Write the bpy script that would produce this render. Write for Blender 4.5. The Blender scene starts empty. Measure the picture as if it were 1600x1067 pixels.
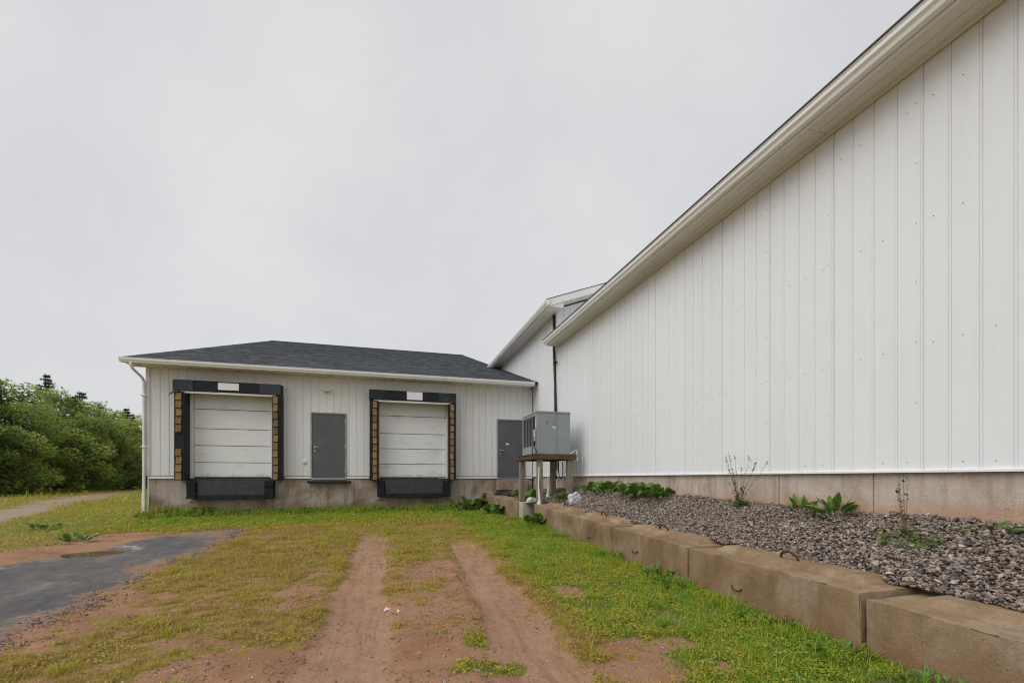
import bpy, bmesh, math, random
import numpy as np
from mathutils import Vector, Matrix
random.seed(7); RNG = np.random.default_rng(11)
sc = bpy.context.scene
COL = sc.collection

# ------------------------------------------------------------------ camera
cam_d = bpy.data.cameras.new('camera'); cam = bpy.data.objects.new('camera', cam_d); COL.objects.link(cam)
YAW = math.atan(193/692.0)
cam.location = (0, 0, 0); cam.rotation_euler = (math.radians(90), 0, -YAW)
cam_d.sensor_width = 36.0; cam_d.lens = 36.0*692/1600; cam_d.shift_y = 213.5/1600
cam_d.clip_start = 0.05; cam_d.clip_end = 3000
sc.camera = cam

# ------------------------------------------------------------------ world, sun, exposure
SUN_EL, SUN_AZ = 50.0, 247.0          # azimuth clockwise from +Y
w = bpy.data.worlds.new('World'); sc.world = w; w.use_nodes = True
nt = w.node_tree; nt.nodes.clear()
out = nt.nodes.new('ShaderNodeOutputWorld')
sky = nt.nodes.new('ShaderNodeTexSky'); sky.sky_type = 'NISHITA'; sky.sun_disc = False
sky.sun_elevation = math.radians(SUN_EL); sky.sun_rotation = math.radians(SUN_AZ)
bg1 = nt.nodes.new('ShaderNodeBackground'); bg1.inputs[1].default_value = 0.08
nt.links.new(sky.outputs[0], bg1.inputs[0])
tc = nt.nodes.new('ShaderNodeTexCoord')
no = nt.nodes.new('ShaderNodeTexNoise'); no.inputs['Scale'].default_value = 2.1; no.inputs['Detail'].default_value = 6; no.inputs['Roughness'].default_value = .55
nt.links.new(tc.outputs['Generated'], no.inputs['Vector'])
rp = nt.nodes.new('ShaderNodeValToRGB')
rp.color_ramp.elements[0].position = 0.3; rp.color_ramp.elements[0].color = (.835, .84, .87, 1)
rp.color_ramp.elements[1].position = 0.75; rp.color_ramp.elements[1].color = (1.0, .998, .995, 1)
nt.links.new(no.outputs['Fac'], rp.inputs[0])
bg2 = nt.nodes.new('ShaderNodeBackground'); bg2.inputs[1].default_value = 0.56
nt.links.new(rp.outputs[0], bg2.inputs[0])
mx = nt.nodes.new('ShaderNodeMixShader'); mx.inputs[0].default_value = 0.93
nt.links.new(bg1.outputs[0], mx.inputs[1]); nt.links.new(bg2.outputs[0], mx.inputs[2])
nt.links.new(mx.outputs[0], out.inputs[0])
sd = bpy.data.lights.new('sun', 'SUN'); sd.energy = 1.45; sd.angle = math.radians(60); sd.color = (1, .988, .972)
sun = bpy.data.objects.new('sun', sd); COL.objects.link(sun)
el, az = math.radians(SUN_EL), math.radians(SUN_AZ)
sdir = Vector((math.sin(az)*math.cos(el), math.cos(az)*math.cos(el), math.sin(el)))
sun.rotation_euler = (-sdir).to_track_quat('-Z', 'Y').to_euler()
vs = sc.view_settings; vs.view_transform = 'Standard'; vs.look = 'None'; vs.gamma = 1; vs.use_curve_mapping = False
vs.exposure = 0.50
sc.cycles.use_denoising = True; sc.cycles.filter_width = 1.15
sc.cycles.max_bounces = 6

# ------------------------------------------------------------------ materials
MATS = {}
def newmat(name):
    m = bpy.data.materials.new(name); m.use_nodes = True
    MATS[name] = m
    n = m.node_tree.nodes; b = n['Principled BSDF']
    return m, m.node_tree, b
def node(t, typ, **kw):
    n = t.nodes.new(typ)
    for k, v in kw.items():
        if k in n.inputs: n.inputs[k].default_value = v
        else: setattr(n, k, v)
    return n
def ramp(t, fac, stops):
    r = t.nodes.new('ShaderNodeValToRGB'); e = r.color_ramp.elements
    while len(e) < len(stops): e.new(.5)
    for i, (p, c) in enumerate(stops):
        e[i].position = p; e[i].color = (c[0], c[1], c[2], 1) if not isinstance(c, (int, float)) else (c, c, c, 1)
    t.links.new(fac, r.inputs[0]); return r.outputs[0]
def noise(t, vec, scale, detail=4, rough=.6, dist=0):
    n = node(t, 'ShaderNodeTexNoise', Scale=scale, Detail=detail, Roughness=rough, Distortion=dist)
    t.links.new(vec, n.inputs['Vector']); return n.outputs['Fac']
def mixc(t, fac, a, b, mode='MIX'):
    m = t.nodes.new('ShaderNodeMix'); m.data_type = 'RGBA'; m.blend_type = mode; m.clamp_factor = True
    for s, v in ((m.inputs[0], fac), (m.inputs[6], a), (m.inputs[7], b)):
        if isinstance(v, bpy.types.NodeSocket): t.links.new(v, s)
        elif isinstance(v, (int, float)): s.default_value = v
        else: s.default_value = (v[0], v[1], v[2], 1)
    return m.outputs[2]
def math_(t, op, a, b=0.0, clamp=False):
    m = t.nodes.new('ShaderNodeMath'); m.operation = op; m.use_clamp = clamp
    for s, v in ((m.inputs[0], a), (m.inputs[1], b)):
        if isinstance(v, bpy.types.NodeSocket): t.links.new(v, s)
        else: s.default_value = v
    return m.outputs[0]
def vec(t, kind='Object', scale=(1, 1, 1)):
    c = t.nodes.new('ShaderNodeTexCoord')
    if kind == 'World':
        g = t.nodes.new('ShaderNodeNewGeometry'); o = g.outputs['Position']
    else: o = c.outputs[kind]
    if scale != (1, 1, 1):
        mp = t.nodes.new('ShaderNodeMapping'); mp.inputs['Scale'].default_value = scale
        t.links.new(o, mp.inputs[0]); o = mp.outputs[0]
    return o
def bump(t, b, h, strength, dist):
    n = node(t, 'ShaderNodeBump', Strength=strength, Distance=dist)
    t.links.new(h, n.inputs['Height']); t.links.new(n.outputs[0], b.inputs['Normal'])
def attr(t, name):
    a = t.nodes.new('ShaderNodeAttribute'); a.attribute_name = name; return a.outputs['Fac']
def simple(name, stops, scale=6, rough=.6, bumps=.15, bdist=.004, metallic=0, vscale=(1, 1, 1), spec=.4, fine=60, randv=0, kind='World', rspread=.15):
    m, t, b = newmat(name)
    v = vec(t, kind, vscale)
    f = noise(t, v, scale, 6, .62)
    if randv:
        oi = t.nodes.new('ShaderNodeObjectInfo')
        f = math_(t, 'ADD', f, math_(t, 'MULTIPLY', math_(t, 'SUBTRACT', oi.outputs['Random'], .5), randv))
    c = ramp(t, f, stops)
    f2 = noise(t, v, fine, 3, .7)
    c = mixc(t, .35, c, mixc(t, f2, (.55, .55, .55), (1.25, 1.25, 1.25)), 'MULTIPLY')
    t.links.new(c, b.inputs['Base Color'])
    r = math_(t, 'ADD', math_(t, 'MULTIPLY', f, rspread), rough - rspread*.5)
    t.links.new(r, b.inputs['Roughness'])
    b.inputs['Metallic'].default_value = metallic; b.inputs['Specular IOR Level'].default_value = spec
    if bumps: bump(t, b, f2, bumps, bdist)
    return m

def siding_mat(name, base, dirt, amount):
    m, t, b = newmat(name)
    v = vec(t, 'World'); vs_ = vec(t, 'World', (3.2, 3.2, .22))
    streak = noise(t, vs_, 2.2, 6, .7)
    big = noise(t, v, .35, 4, .6)
    fine = noise(t, vec(t, 'World', (26, 26, 1.2)), 1.6, 4, .7)
    f = math_(t, 'MULTIPLY', math_(t, 'ADD', math_(t, 'MULTIPLY', streak, .6), math_(t, 'MULTIPLY', fine, .5)), big)
    fac = math_(t, 'MULTIPLY', ramp_f(t, f, .25, .55), amount)
    c = mixc(t, fac, base, dirt)
    oi = t.nodes.new('ShaderNodeObjectInfo')
    c = mixc(t, 1.0, c, mixc(t, oi.outputs['Random'], (.975, .975, .97), (1.0, 1.0, 1.0)), 'MULTIPLY')
    t.links.new(c, b.inputs['Base Color']); b.inputs['Roughness'].default_value = .42
    b.inputs['Specular IOR Level'].default_value = .45
    wv = noise(t, vec(t, 'World', (1, 1, .35)), 2.4, 2, .5)
    bump(t, b, wv, .2, .02)
    return m
def ramp_f(t, f, a, b_):
    mr = node(t, 'ShaderNodeMapRange'); mr.inputs[1].default_value = a; mr.inputs[2].default_value = b_
    mr.clamp = True; t.links.new(f, mr.inputs[0]); return mr.outputs[0]

siding_mat('siding_white', (.762, .780, .796), (.52, .49, .46), .34)
siding_mat('siding_cream', (.755, .757, .75), (.46, .40, .35), .55)
simple('white_trim', [(.3, (.66, .65, .62)), (.7, (.82, .81, .79))], 3, .4, .04)
simple('bright_trim', [(.3, (.78, .78, .77)), (.7, (.86, .86, .86))], 3, .4, .04)
simple('soffit_paint', [(.25, (.62, .57, .48)), (.5, (.76, .725, .65)), (.8, (.80, .78, .72))], 1.3, .5, .06, vscale=(2, .5, 1))
simple('gutter_paint', [(.25, (.66, .635, .57)), (.40, (.84, .835, .81)), (.8, (.88, .88, .87))], 2.2, .4, .05)
simple('roof_edge', [(.3, (.05, .055, .06)), (.7, (.09, .095, .10))], 5, .7, .1)
simple('roof_metal', [(.3, (.50, .52, .54)), (.7, (.60, .62, .63))], 2, .45, .05)
simple('dock_door_paint', [(.25, (.60, .58, .53)), (.42, (.80, .80, .79)), (.8, (.85, .855, .855))], 1.6, .42, .06, vscale=(1, 1, 2.5), fine=25)
def grime():
    m = MATS['dock_door_paint']; t = m.node_tree; b = t.nodes['Principled BSDF']
    src = b.inputs['Base Color'].links[0].from_socket; v = vec(t, 'World')
    sep = t.nodes.new('ShaderNodeSeparateXYZ'); t.links.new(v, sep.inputs[0])
    e = math_(t, 'ADD', sep.outputs['Z'], math_(t, 'MULTIPLY', noise(t, vec(t, 'World', (2.5, 1, 1)), 3.0, 6, .7), .42))
    c = mixc(t, math_(t, 'MULTIPLY', ramp_f(t, e, .34, .16), .75), src, (.30, .21, .11))
    sp_ = ramp_f(t, noise(t, vec(t, 'World', (3, 1, 9)), 2.4, 7, .75), .60, .68)
    c = mixc(t, math_(t, 'MULTIPLY', sp_, .30), c, (.30, .25, .19))
    t.links.new(c, b.inputs['Base Color'])
grime()
simple('black_rubber', [(.3, (.006, .0065, .008)), (.62, (.020, .021, .025)), (.72, (.055, .055, .057)), (.85, (.09, .088, .085))], 9, .6, .25, spec=.25)
simple('header_vinyl', [(.3, (.020, .023, .030)), (.7, (.048, .054, .066))], 3, .55, .15, spec=.25, randv=.5)
simple('amber_vinyl', [(.25, (.07, .042, .014)), (.42, (.19, .108, .038)), (.75, (.34, .205, .078))], 14, .65, .25, randv=.25)
simple('grey_door_paint', [(.3, (.085, .090, .094)), (.7, (.118, .123, .126))], 2, .42, .05)
simple('door_frame_paint', [(.3, (.20, .20, .19)), (.7, (.34, .34, .32))], 5, .5, .08)
simple('steel', [(.3, (.45, .45, .44)), (.7, (.65, .65, .63))], 12, .35, .05, metallic=.8)
simple('screw_metal', [(.3, (.10, .09, .08)), (.7, (.18, .16, .14))], 30, .5, 0)
simple('condenser_paint', [(.3, (.245, .268, .285)), (.7, (.31, .335, .35))], 2.2, .45, .05)
simple('condenser_dark', [(.3, (.03, .032, .035)), (.7, (.06, .063, .068))], 6, .6, .1)
simple('old_wood', [(.25, (.14, .105, .075)), (.5, (.24, .20, .155)), (.8, (.34, .30, .25))], 4, .8, .5, vscale=(9, 9, .8), fine=12)
simple('dark_wood', [(.25, (.035, .022, .012)), (.5, (.09, .055, .030)), (.8, (.17, .11, .065))], 3, .75, .4, vscale=(1.2, 6, 6), fine=20)
simple('rusty_rebar', [(.3, (.035, .024, .018)), (.7, (.10, .055, .032))], 18, .8, .4)
simple('black_pipe', [(.3, (.010, .010, .011)), (.7, (.028, .028, .030))], 7, .5, .15)
simple('white_plastic', [(.3, (.58, .59, .60)), (.7, (.80, .81, .82))], 9, .35, .3, fine=25)
simple('sack_plastic', [(.3, (.36, .37, .38)), (.7, (.62, .63, .64))], 9, .4, .5, fine=25)
simple('pale_stone', [(.3, (.42, .38, .32)), (.7, (.66, .62, .55))], 14, .8, .5)
simple('bark', [(.3, (.05, .04, .03)), (.7, (.13, .11, .09))], 8, .9, .6)
simple('dry_stem', [(.3, (.12, .09, .045)), (.7, (.22, .18, .09))], 14, .8, .1)

def concrete(name, stops, soil, soil_top, soil_amt, bscale=1.0, streak=.4):
    m, t, b = newmat(name)
    v = vec(t, 'World')
    f = noise(t, v, 1.7*bscale, 8, .65, .4)
    c = ramp(t, f, stops)
    st = noise(t, vec(t, 'World', (5, 5, .5)), 1.5, 5, .65)
    c = mixc(t, math_(t, 'MULTIPLY', ramp_f(t, st, .48, .68), streak), c, (.16, .115, .08))
    # splashed red soil with a ragged upper edge
    sep = t.nodes.new('ShaderNodeSeparateXYZ'); t.links.new(v, sep.inputs[0])
    edge = math_(t, 'ADD', sep.outputs['Z'], math_(t, 'MULTIPLY', noise(t, v, 2.6, 5, .6), .5))
    sf = math_(t, 'MULTIPLY', ramp_f(t, edge, soil_top+.25+.10, soil_top+.25-.10), soil_amt)
    c = mixc(t, sf, c, soil)
    f2 = noise(t, v, 70, 3, .7)
    c = mixc(t, .55, c, mixc(t, f2, (.45, .45, .45), (1.4, 1.4, 1.4)), 'MULTIPLY')
    c = mixc(t, .5, c, mixc(t, noise(t, v, 9, 7, .75), (.55, .55, .55), (1.4, 1.4, 1.4)), 'MULTIPLY')
    pit = node(t, 'ShaderNodeTexVoronoi', Scale=34.0); t.links.new(v, pit.inputs['Vector'])
    pf = ramp_f(t, pit.outputs['Distance'], .10, .16)
    pn = ramp_f(t, noise(t, v, 7, 2), .50, .60)
    pitf = math_(t, 'MULTIPLY', math_(t, 'SUBTRACT', 1, pf), pn)
    c = mixc(t, math_(t, 'MULTIPLY', pitf, .65), c, (.06, .045, .035))
    t.links.new(c, b.inputs['Base Color']); b.inputs['Roughness'].default_value = .85
    b.inputs['Specular IOR Level'].default_value = .25
    h = math_(t, 'SUBTRACT', math_(t, 'MULTIPLY', f2, .3), math_(t, 'MULTIPLY', pitf, .7))
    n5 = noise(t, v, 22, 6, .75)
    h = math_(t, 'ADD', h, math_(t, 'MULTIPLY', n5, .6))
    bump(t, b, h, .8, .016)
    return m
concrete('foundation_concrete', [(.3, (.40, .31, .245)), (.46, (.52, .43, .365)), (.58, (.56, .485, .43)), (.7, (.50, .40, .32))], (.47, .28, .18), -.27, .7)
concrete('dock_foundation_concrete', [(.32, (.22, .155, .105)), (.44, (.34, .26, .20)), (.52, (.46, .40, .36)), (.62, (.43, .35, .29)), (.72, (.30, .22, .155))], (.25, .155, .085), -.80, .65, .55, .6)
concrete('block_concrete', [(.28, (.16, .098, .053)), (.42, (.24, .155, .085)), (.52, (.29, .195, .113)), (.60, (.335, .25, .17)), (.70, (.27, .172, .094)), (.8, (.21, .135, .075))], (.25, .14, .075), -1.2, .6, .9, .5)
concrete('pale_concrete', [(.3, (.40, .34, .28)), (.7, (.55, .50, .43))], (.3, .2, .12), -1.1, .4)

def leafmat(name, stops, trans=.25, rough=.55):
    m, t, b = newmat(name)
    a = attr(t, 'tint')
    oi = t.nodes.new('ShaderNodeObjectInfo')
    f = math_(t, 'ADD', a, math_(t, 'MULTIPLY', math_(t, 'SUBTRACT', oi.outputs['Random'], .5), .22))
    c = ramp(t, f, stops)
    t.links.new(c, b.inputs['Base Color']); b.inputs['Roughness'].default_value = rough
    b.inputs['Specular IOR Level'].default_value = .3
    tr = t.nodes.new('ShaderNodeBsdfTranslucent'); t.links.new(c, tr.inputs[0])
    ms = t.nodes.new('ShaderNodeMixShader'); ms.inputs[0].default_value = trans
    o = t.nodes['Material Output']
    t.links.new(b.outputs[0], ms.inputs[1]); t.links.new(tr.outputs[0], ms.inputs[2]); t.links.new(ms.outputs[0], o.inputs[0])
    return m
leafmat('tree_leaf', [(0, (.085, .125, .035)), (.35, (.225, .315, .072)), (.7, (.38, .46, .11)), (1, (.52, .56, .17))], .52)
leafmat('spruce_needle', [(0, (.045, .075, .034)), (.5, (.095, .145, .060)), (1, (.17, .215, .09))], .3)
leafmat('broad_leaf', [(0, (.04, .085, .018)), (.5, (.10, .185, .034)), (1, (.21, .31, .065))], .25, .42)
leafmat('grass_blade', [(0, (.40, .275, .12)), (.2, (.47, .345, .068)), (.42, (.43, .385, .042)), (.68, (.29, .39, .032)), (1, (.185, .35, .034))], .38)
leafmat('weed_stem', [(0, (.16, .12, .05)), (1, (.22, .22, .09))], .1)
leafmat('flower', [(0, (.75, .55, .05)), (.6, (.8, .68, .12)), (1, (.85, .85, .8))], .2)

def stone_mat(name, use_obj):
    m, t, b = newmat(name)
    if use_obj:
        oi = t.nodes.new('ShaderNodeObjectInfo'); f = oi.outputs['Random']
    else: f = attr(t, 'tint')
    c = ramp(t, f, [(0, (.060, .049, .042)), (.25, (.130, .106, .090)), (.5, (.22, .178, .150)), (.72, (.31, .225, .170)), (.9, (.37, .31, .26)), (1, (.48, .43, .38))])
    f2 = noise(t, vec(t, 'World'), 55, 4, .7)
    c = mixc(t, .5, c, mixc(t, f2, (.55, .55, .55), (1.4, 1.4, 1.4)), 'MULTIPLY')
    t.links.new(c, b.inputs['Base Color']); b.inputs['Roughness'].default_value = .72
    bump(t, b, f2, .3, .004)
    return m
stone_mat('gravel_stone', True); stone_mat('gravel_mass', False)
simple('gravel_soil', [(.3, (.05, .035, .026)), (.7, (.13, .085, .06))], 8, .9, .6, .02)

def shingle_mat():
    m, t, b = newmat('shingle')
    c = ramp(t, attr(t, 'tint'), [(0, (.034, .039, .046)), (.5, (.060, .067, .077)), (1, (.10, .107, .117))])
    f2 = noise(t, vec(t, 'World'), 30, 4, .75)
    c = mixc(t, .5, c, mixc(t, f2, (.5, .5, .5), (1.5, 1.5, 1.5)), 'MULTIPLY')
    t.links.new(c, b.inputs['Base Color']); b.inputs['Roughness'].default_value = .85
    bump(t, b, f2, .5, .006)
shingle_mat()

def ground_mat():
    m, t, b = newmat('soil_and_turf')
    v = vec(t, 'World')
    n1 = noise(t, v, 1.3, 8, .68); n2 = noise(t, v, 8, 7, .72); n3 = noise(t, v, 55, 4, .75)
    dirt = ramp(t, n1, [(.28, (.215, .105, .054)), (.42, (.315, .163, .090)), (.56, (.385, .215, .130)), (.66, (.35, .168, .085)), (.8, (.26, .115, .052))])
    dirt = mixc(t, .7, dirt, mixc(t, n2, (.6, .6, .6), (1.25, 1.25, 1.25)), 'MULTIPLY')
    rut = mixc(t, .5, ramp(t, n2, [(.3, (.35, .215, .140)), (.7, (.44, .29, .20))]), dirt)
    lg = noise(t, vec(t, 'World', (7, .55, 1)), 1.5, 6, .7)
    rut = mixc(t, math_(t, 'MULTIPLY', ramp_f(t, lg, .5, .66), .75), rut, (.27, .125, .06))
    rut = mixc(t, math_(t, 'MULTIPLY', ramp_f(t, noise(t, vec(t, 'World', (4, 1.1, 1)), 2.2, 6, .7), .54, .70), .6), rut, (.16, .105, .075))
    dirt = mixc(t, ramp_f(t, math_(t, 'ADD', attr(t, 'rut'), math_(t, 'MULTIPLY', math_(t, 'SUBTRACT', n2, .5), .9)), .25, .9), dirt, rut)
    turf_y = ramp(t, n2, [(.3, (.20, .125, .05)), (.5, (.275, .195, .055)), (.7, (.34, .245, .08))])
    turf_g = ramp(t, n2, [(.3, (.075, .095, .02)), (.5, (.115, .14, .03)), (.7, (.17, .17, .04))])
    turf = mixc(t, attr(t, 'green'), turf_y, turf_g)
    g = math_(t, 'ADD', attr(t, 'grass'), math_(t, 'MULTIPLY', math_(t, 'SUBTRACT', n2, .5), .9))
    c = mixc(t, ramp_f(t, g, .38, .62), dirt, turf)
    path = ramp(t, n2, [(.3, (.26, .20, .145)), (.7, (.36, .29, .22))])
    pm = math_(t, 'ADD', attr(t, 'path'), math_(t, 'MULTIPLY', math_(t, 'SUBTRACT', n2, .5), 1.1))
    c = mixc(t, ramp_f(t, pm, .35, .75), c, path)
    c = mixc(t, .45, c, mixc(t, n3, (.5, .5, .5), (1.4, 1.4, 1.4)), 'MULTIPLY')
    t.links.new(c, b.inputs['Base Color'])
    t.links.new(math_(t, 'SUBTRACT', .92, math_(t, 'MULTIPLY', attr(t, 'rut'), .18)), b.inputs['Roughness'])
    b.inputs['Specular IOR Level'].default_value = .25
    wv = node(t, 'ShaderNodeTexWave', Scale=3.4, Distortion=2.2, Detail=2.0); wv.bands_direction = 'DIAGONAL'
    t.links.new(v, wv.inputs['Vector'])
    tread = math_(t, 'MULTIPLY', math_(t, 'MULTIPLY', wv.outputs['Fac'], attr(t, 'rut')), ramp_f(t, noise(t, v, 1.9, 3), .45, .6))
    h = math_(t, 'ADD', math_(t, 'ADD', math_(t, 'MULTIPLY', n2, 1.0), math_(t, 'MULTIPLY', n3, .35)), math_(t, 'MULTIPLY', tread, .22))
    bump(t, b, h, .9, .04)
ground_mat()
def asphalt_mat():
    m, t, b = newmat('worn_asphalt')
    v = vec(t, 'World')
    n1 = noise(t, vec(t, 'World', (1.1, .75, 1)), 1.5, 9, .72, .3); n2 = noise(t, v, 11, 5, .65); n3 = noise(t, v, 90, 2, .7)
    c = ramp(t, n1, [(.30, (.065, .062, .064)), (.44, (.098, .093, .092)), (.54, (.130, .120, .114)), (.62, (.185, .155, .132)), (.70, (.28, .235, .20)), (.82, (.25, .155, .10))])
    c = mixc(t, .5, c, mixc(t, n2, (.3, .3, .3), (1.6, 1.6, 1.6)), 'MULTIPLY')
    c = mixc(t, .8, c, mixc(t, n3, (.35, .35, .35), (1.6, 1.6, 1.6)), 'MULTIPLY')
    c = mixc(t, math_(t, 'MULTIPLY', ramp_f(t, math_(t, 'ADD', attr(t, 'silt'), math_(t, 'MULTIPLY', math_(t, 'SUBTRACT', n2, .5), 1.3)), .35, .7), .85), c, (.42, .385, .345))
    c = mixc(t, math_(t, 'MULTIPLY', ramp_f(t, math_(t, 'ADD', attr(t, 'soil'), math_(t, 'MULTIPLY', math_(t, 'SUBTRACT', n2, .5), 1.6)), .4, .7), .8), c, (.28, .165, .105))
    t.links.new(c, b.inputs['Base Color'])
    t.links.new(math_(t, 'ADD', math_(t, 'MULTIPLY', n1, .4), .6), b.inputs['Roughness']); b.inputs['Specular IOR Level'].default_value = .2
    bump(t, b, math_(t, 'ADD', n2, math_(t, 'MULTIPLY', n3, .6)), .8, .016)
asphalt_mat()
m, t, b = newmat('puddle_water')
b.inputs['Base Color'].default_value = (.16, .10, .06, 1); b.inputs['Roughness'].default_value = .04; b.inputs['Specular IOR Level'].default_value = .5
wn = noise(t, vec(t, 'World'), 12, 2); bump(t, b, wn, .03, .01)
simple('clod', [(.3, (.13, .07, .04)), (.5, (.24, .135, .078)), (.75, (.33, .20, .13))], 23, .9, .2)
simple('silt', [(.3, (.30, .26, .22)), (.7, (.46, .42, .38))], 9, .35, .2)

# ------------------------------------------------------------------ helpers
def wloc(o):
    p = Vector((0, 0, 0))
    while o is not None: p = p + o.location; o = o.parent
    return p
def tag(o, label=None, cat=None, group=None, kind=None):
    if label: o['label'] = label
    if cat: o['category'] = cat
    if group: o['group'] = group
    if kind: o['kind'] = kind
    return o
def thing(name, loc, label, cat, group=None):
    o = bpy.data.objects.new(name, None); COL.objects.link(o); o.location = loc; o.empty_display_size = .2
    return tag(o, label, cat, group)
class MB:
    def __init__(s): s.v = []; s.f = []; s.t = []
    def add(s, vs, fs, tint=None):
        n = len(s.v); s.v += [tuple(p) for p in vs]; s.f += [tuple(i+n for i in f) for f in fs]
        if tint is not None: s.t += [tint]*len(fs)
        return s
    def box(s, x0, x1, y0, y1, z0, z1):
        v = [(x0,y0,z0),(x1,y0,z0),(x1,y1,z0),(x0,y1,z0),(x0,y0,z1),(x1,y0,z1),(x1,y1,z1),(x0,y1,z1)]
        return s.hexa(v)
    def hexa(s, v):
        return s.add(v, [(3,2,1,0),(4,5,6,7),(0,1,5,4),(1,2,6,5),(2,3,7,6),(3,0,4,7)])
    def prism(s, prof, a, b, axis):
        """closed 2D profile (list of pairs) extruded from a to b along axis 'X' (pairs are y,z) or 'Y' (pairs are x,z) or 'Z' (x,y)"""
        def P(p, q): return (q, p[0], p[1]) if axis == 'X' else ((p[0], q, p[1]) if axis == 'Y' else (p[0], p[1], q))
        n = len(prof); v = [P(p, a) for p in prof]+[P(p, b) for p in prof]
        f = [(i, (i+1) % n, (i+1) % n+n, i+n) for i in range(n)] + [tuple(range(n))[::-1], tuple(range(n, 2*n))]
        return s.add(v, f)
    def tube(s, pts, rad, n=8, cap=True):
        pts = [Vector(p) for p in pts]; m = len(pts)
        if isinstance(rad, (int, float)): rad = [rad]*m
        vs = []; up = Vector((0.13, .31, .94)).normalized()
        for i, p in enumerate(pts):
            d = (pts[min(i+1, m-1)]-pts[max(i-1, 0)]).normalized()
            a = d.cross(up)
            if a.length < .05: a = d.cross(Vector((1, 0, 0)))
            a.normalize(); b_ = d.cross(a).normalized()
            for k in range(n):
                an = 2*math.pi*k/n; vs.append(p + a*rad[i]*math.cos(an) + b_*rad[i]*math.sin(an))
        fs = [(i*n+k, i*n+(k+1) % n, (i+1)*n+(k+1) % n, (i+1)*n+k) for i in range(m-1) for k in range(n)]
        if cap: fs += [tuple(range(n))[::-1], tuple(range((m-1)*n, m*n))]
        return s.add(vs, fs)
    def build(s, name, mat, parent=None, bevel=0, smooth=False, origin=None, fix=True):
        me = bpy.data.meshes.new(name)
        org = wloc(parent) if parent is not None else Vector(origin or (0, 0, 0))
        me.from_pydata([(p[0]-org.x, p[1]-org.y, p[2]-org.z) for p in s.v], [], s.f)
        if s.t:
            a = me.attributes.new('tint', 'FLOAT', 'FACE'); a.data.foreach_set('value', s.t)
        if fix and not s.t:
            bm = bmesh.new(); bm.from_mesh(me); bmesh.ops.recalc_face_normals(bm, faces=bm.faces)
            if bevel: bmesh.ops.bevel(bm, geom=[e for e in bm.edges if len(e.link_faces) == 2 and e.calc_face_angle(0) > .5], offset=bevel, segments=1, affect='EDGES', clamp_overlap=True)
            bm.to_mesh(me); bm.free()
        if smooth: me.polygons.foreach_set('use_smooth', [True]*len(me.polygons))
        me.materials.append(MATS[mat]); me.update()
        o = bpy.data.objects.new(name, me); COL.objects.link(o)
        if parent is not None: o.parent = parent
        else: o.location = org
        return o
def npmesh(name, V, F, mat, parent=None, tint=None, pattr=None, smooth=False, origin=None):
    me = bpy.data.meshes.new(name); V = np.asarray(V, dtype=np.float64); F = np.asarray(F, dtype=np.int32)
    org = np.array(wloc(parent) if parent is not None else (origin or (0, 0, 0)))
    me.vertices.add(len(V)); me.vertices.foreach_set('co', (V-org).ravel())
    k = F.shape[1]
    me.loops.add(F.size); me.loops.foreach_set('vertex_index', F.ravel())
    me.polygons.add(len(F)); me.polygons.foreach_set('loop_start', np.arange(0, F.size, k, dtype=np.int32))
    me.update(calc_edges=True)
    if tint is not None:
        a = me.attributes.new('tint', 'FLOAT', 'FACE'); a.data.foreach_set('value', np.asarray(tint, dtype=np.float32))
    for nme, val in (pattr or {}).items():
        a = me.attributes.new(nme, 'FLOAT', 'POINT'); a.data.foreach_set('value', np.asarray(val, dtype=np.float32).ravel())
    if smooth: me.polygons.foreach_set('use_smooth', [True]*len(F))
    me.materials.append(MATS[mat]); me.validate()
    o = bpy.data.objects.new(name, me); COL.objects.link(o)
    if parent is not None: o.parent = parent
    else: o.location = tuple(org)
    return o
def h2(i, j, s=0):
    n = (i.astype(np.int64)*374761393 + j.astype(np.int64)*668265263 + s*1442695041) & 0x7fffffff
    n = ((n ^ (n >> 13))*1274126177) & 0x7fffffff
    return ((n ^ (n >> 16)) & 0xffff)/65535.0
def vnoise(x, y, s=0):
    i = np.floor(x); j = np.floor(y); fx = x-i; fy = y-j; fx = fx*fx*(3-2*fx); fy = fy*fy*(3-2*fy)
    return (h2(i, j, s)*(1-fx)+h2(i+1, j, s)*fx)*(1-fy)+(h2(i, j+1, s)*(1-fx)+h2(i+1, j+1, s)*fx)*fy
def fbm(x, y, o=4, s=0):
    x = np.asarray(x, float); y = np.asarray(y, float); a = 0; w_ = .5; t_ = 0
    for k in range(o): a = a + w_*vnoise(x*2**k+17.3*k, y*2**k-9.1*k, s+k); t_ += w_; w_ *= .5
    return a/t_
def sstep(a, b_, x):
    t_ = np.clip((x-a)/(b_-a), 0, 1); return t_*t_*(3-2*t_)

# ------------------------------------------------------------------ ground model (z is metres from eye height)
def gbase(X, Y):
    X = np.asarray(X, float); Y = np.asarray(Y, float)
    return -1.43 + .026*np.clip(Y, -5, 16) + .010*np.clip(X-3, -12, 0)*np.clip(Y/15, 0, 1)
def trackc(Y): return np.interp(Y, [0, 2.8, 4.2, 6.5, 9, 12], [.9, 1.0, 1.16, 1.25, 1.36, 1.4])
def ruts(X, Y):
    wob = (fbm(Y*.9, Y*0+3, 3, 5)-.5)*.16
    wn_ = .07*sstep(6, 3, Y)
    l = sstep(.36, .20, -wn_+np.abs(X+.31-wob+(fbm(X*5, Y*5, 3, 6)-.5)*.16))*sstep(11.2, 8.8, Y)
    r = sstep(.35, .19, -wn_+np.abs(X-trackc(Y)-wob+(fbm(X*5, Y*5, 3, 7)-.5)*.16))*sstep(10.2, 7.6, Y)
    return l, r
PATH = [(-7.0, 5.0), (-9.3, 12.0), (-11.6, 17.7), (-14.8, 25.5), (-19.0, 37.0), (-23.2, 49.0), (-30, 66)]
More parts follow.
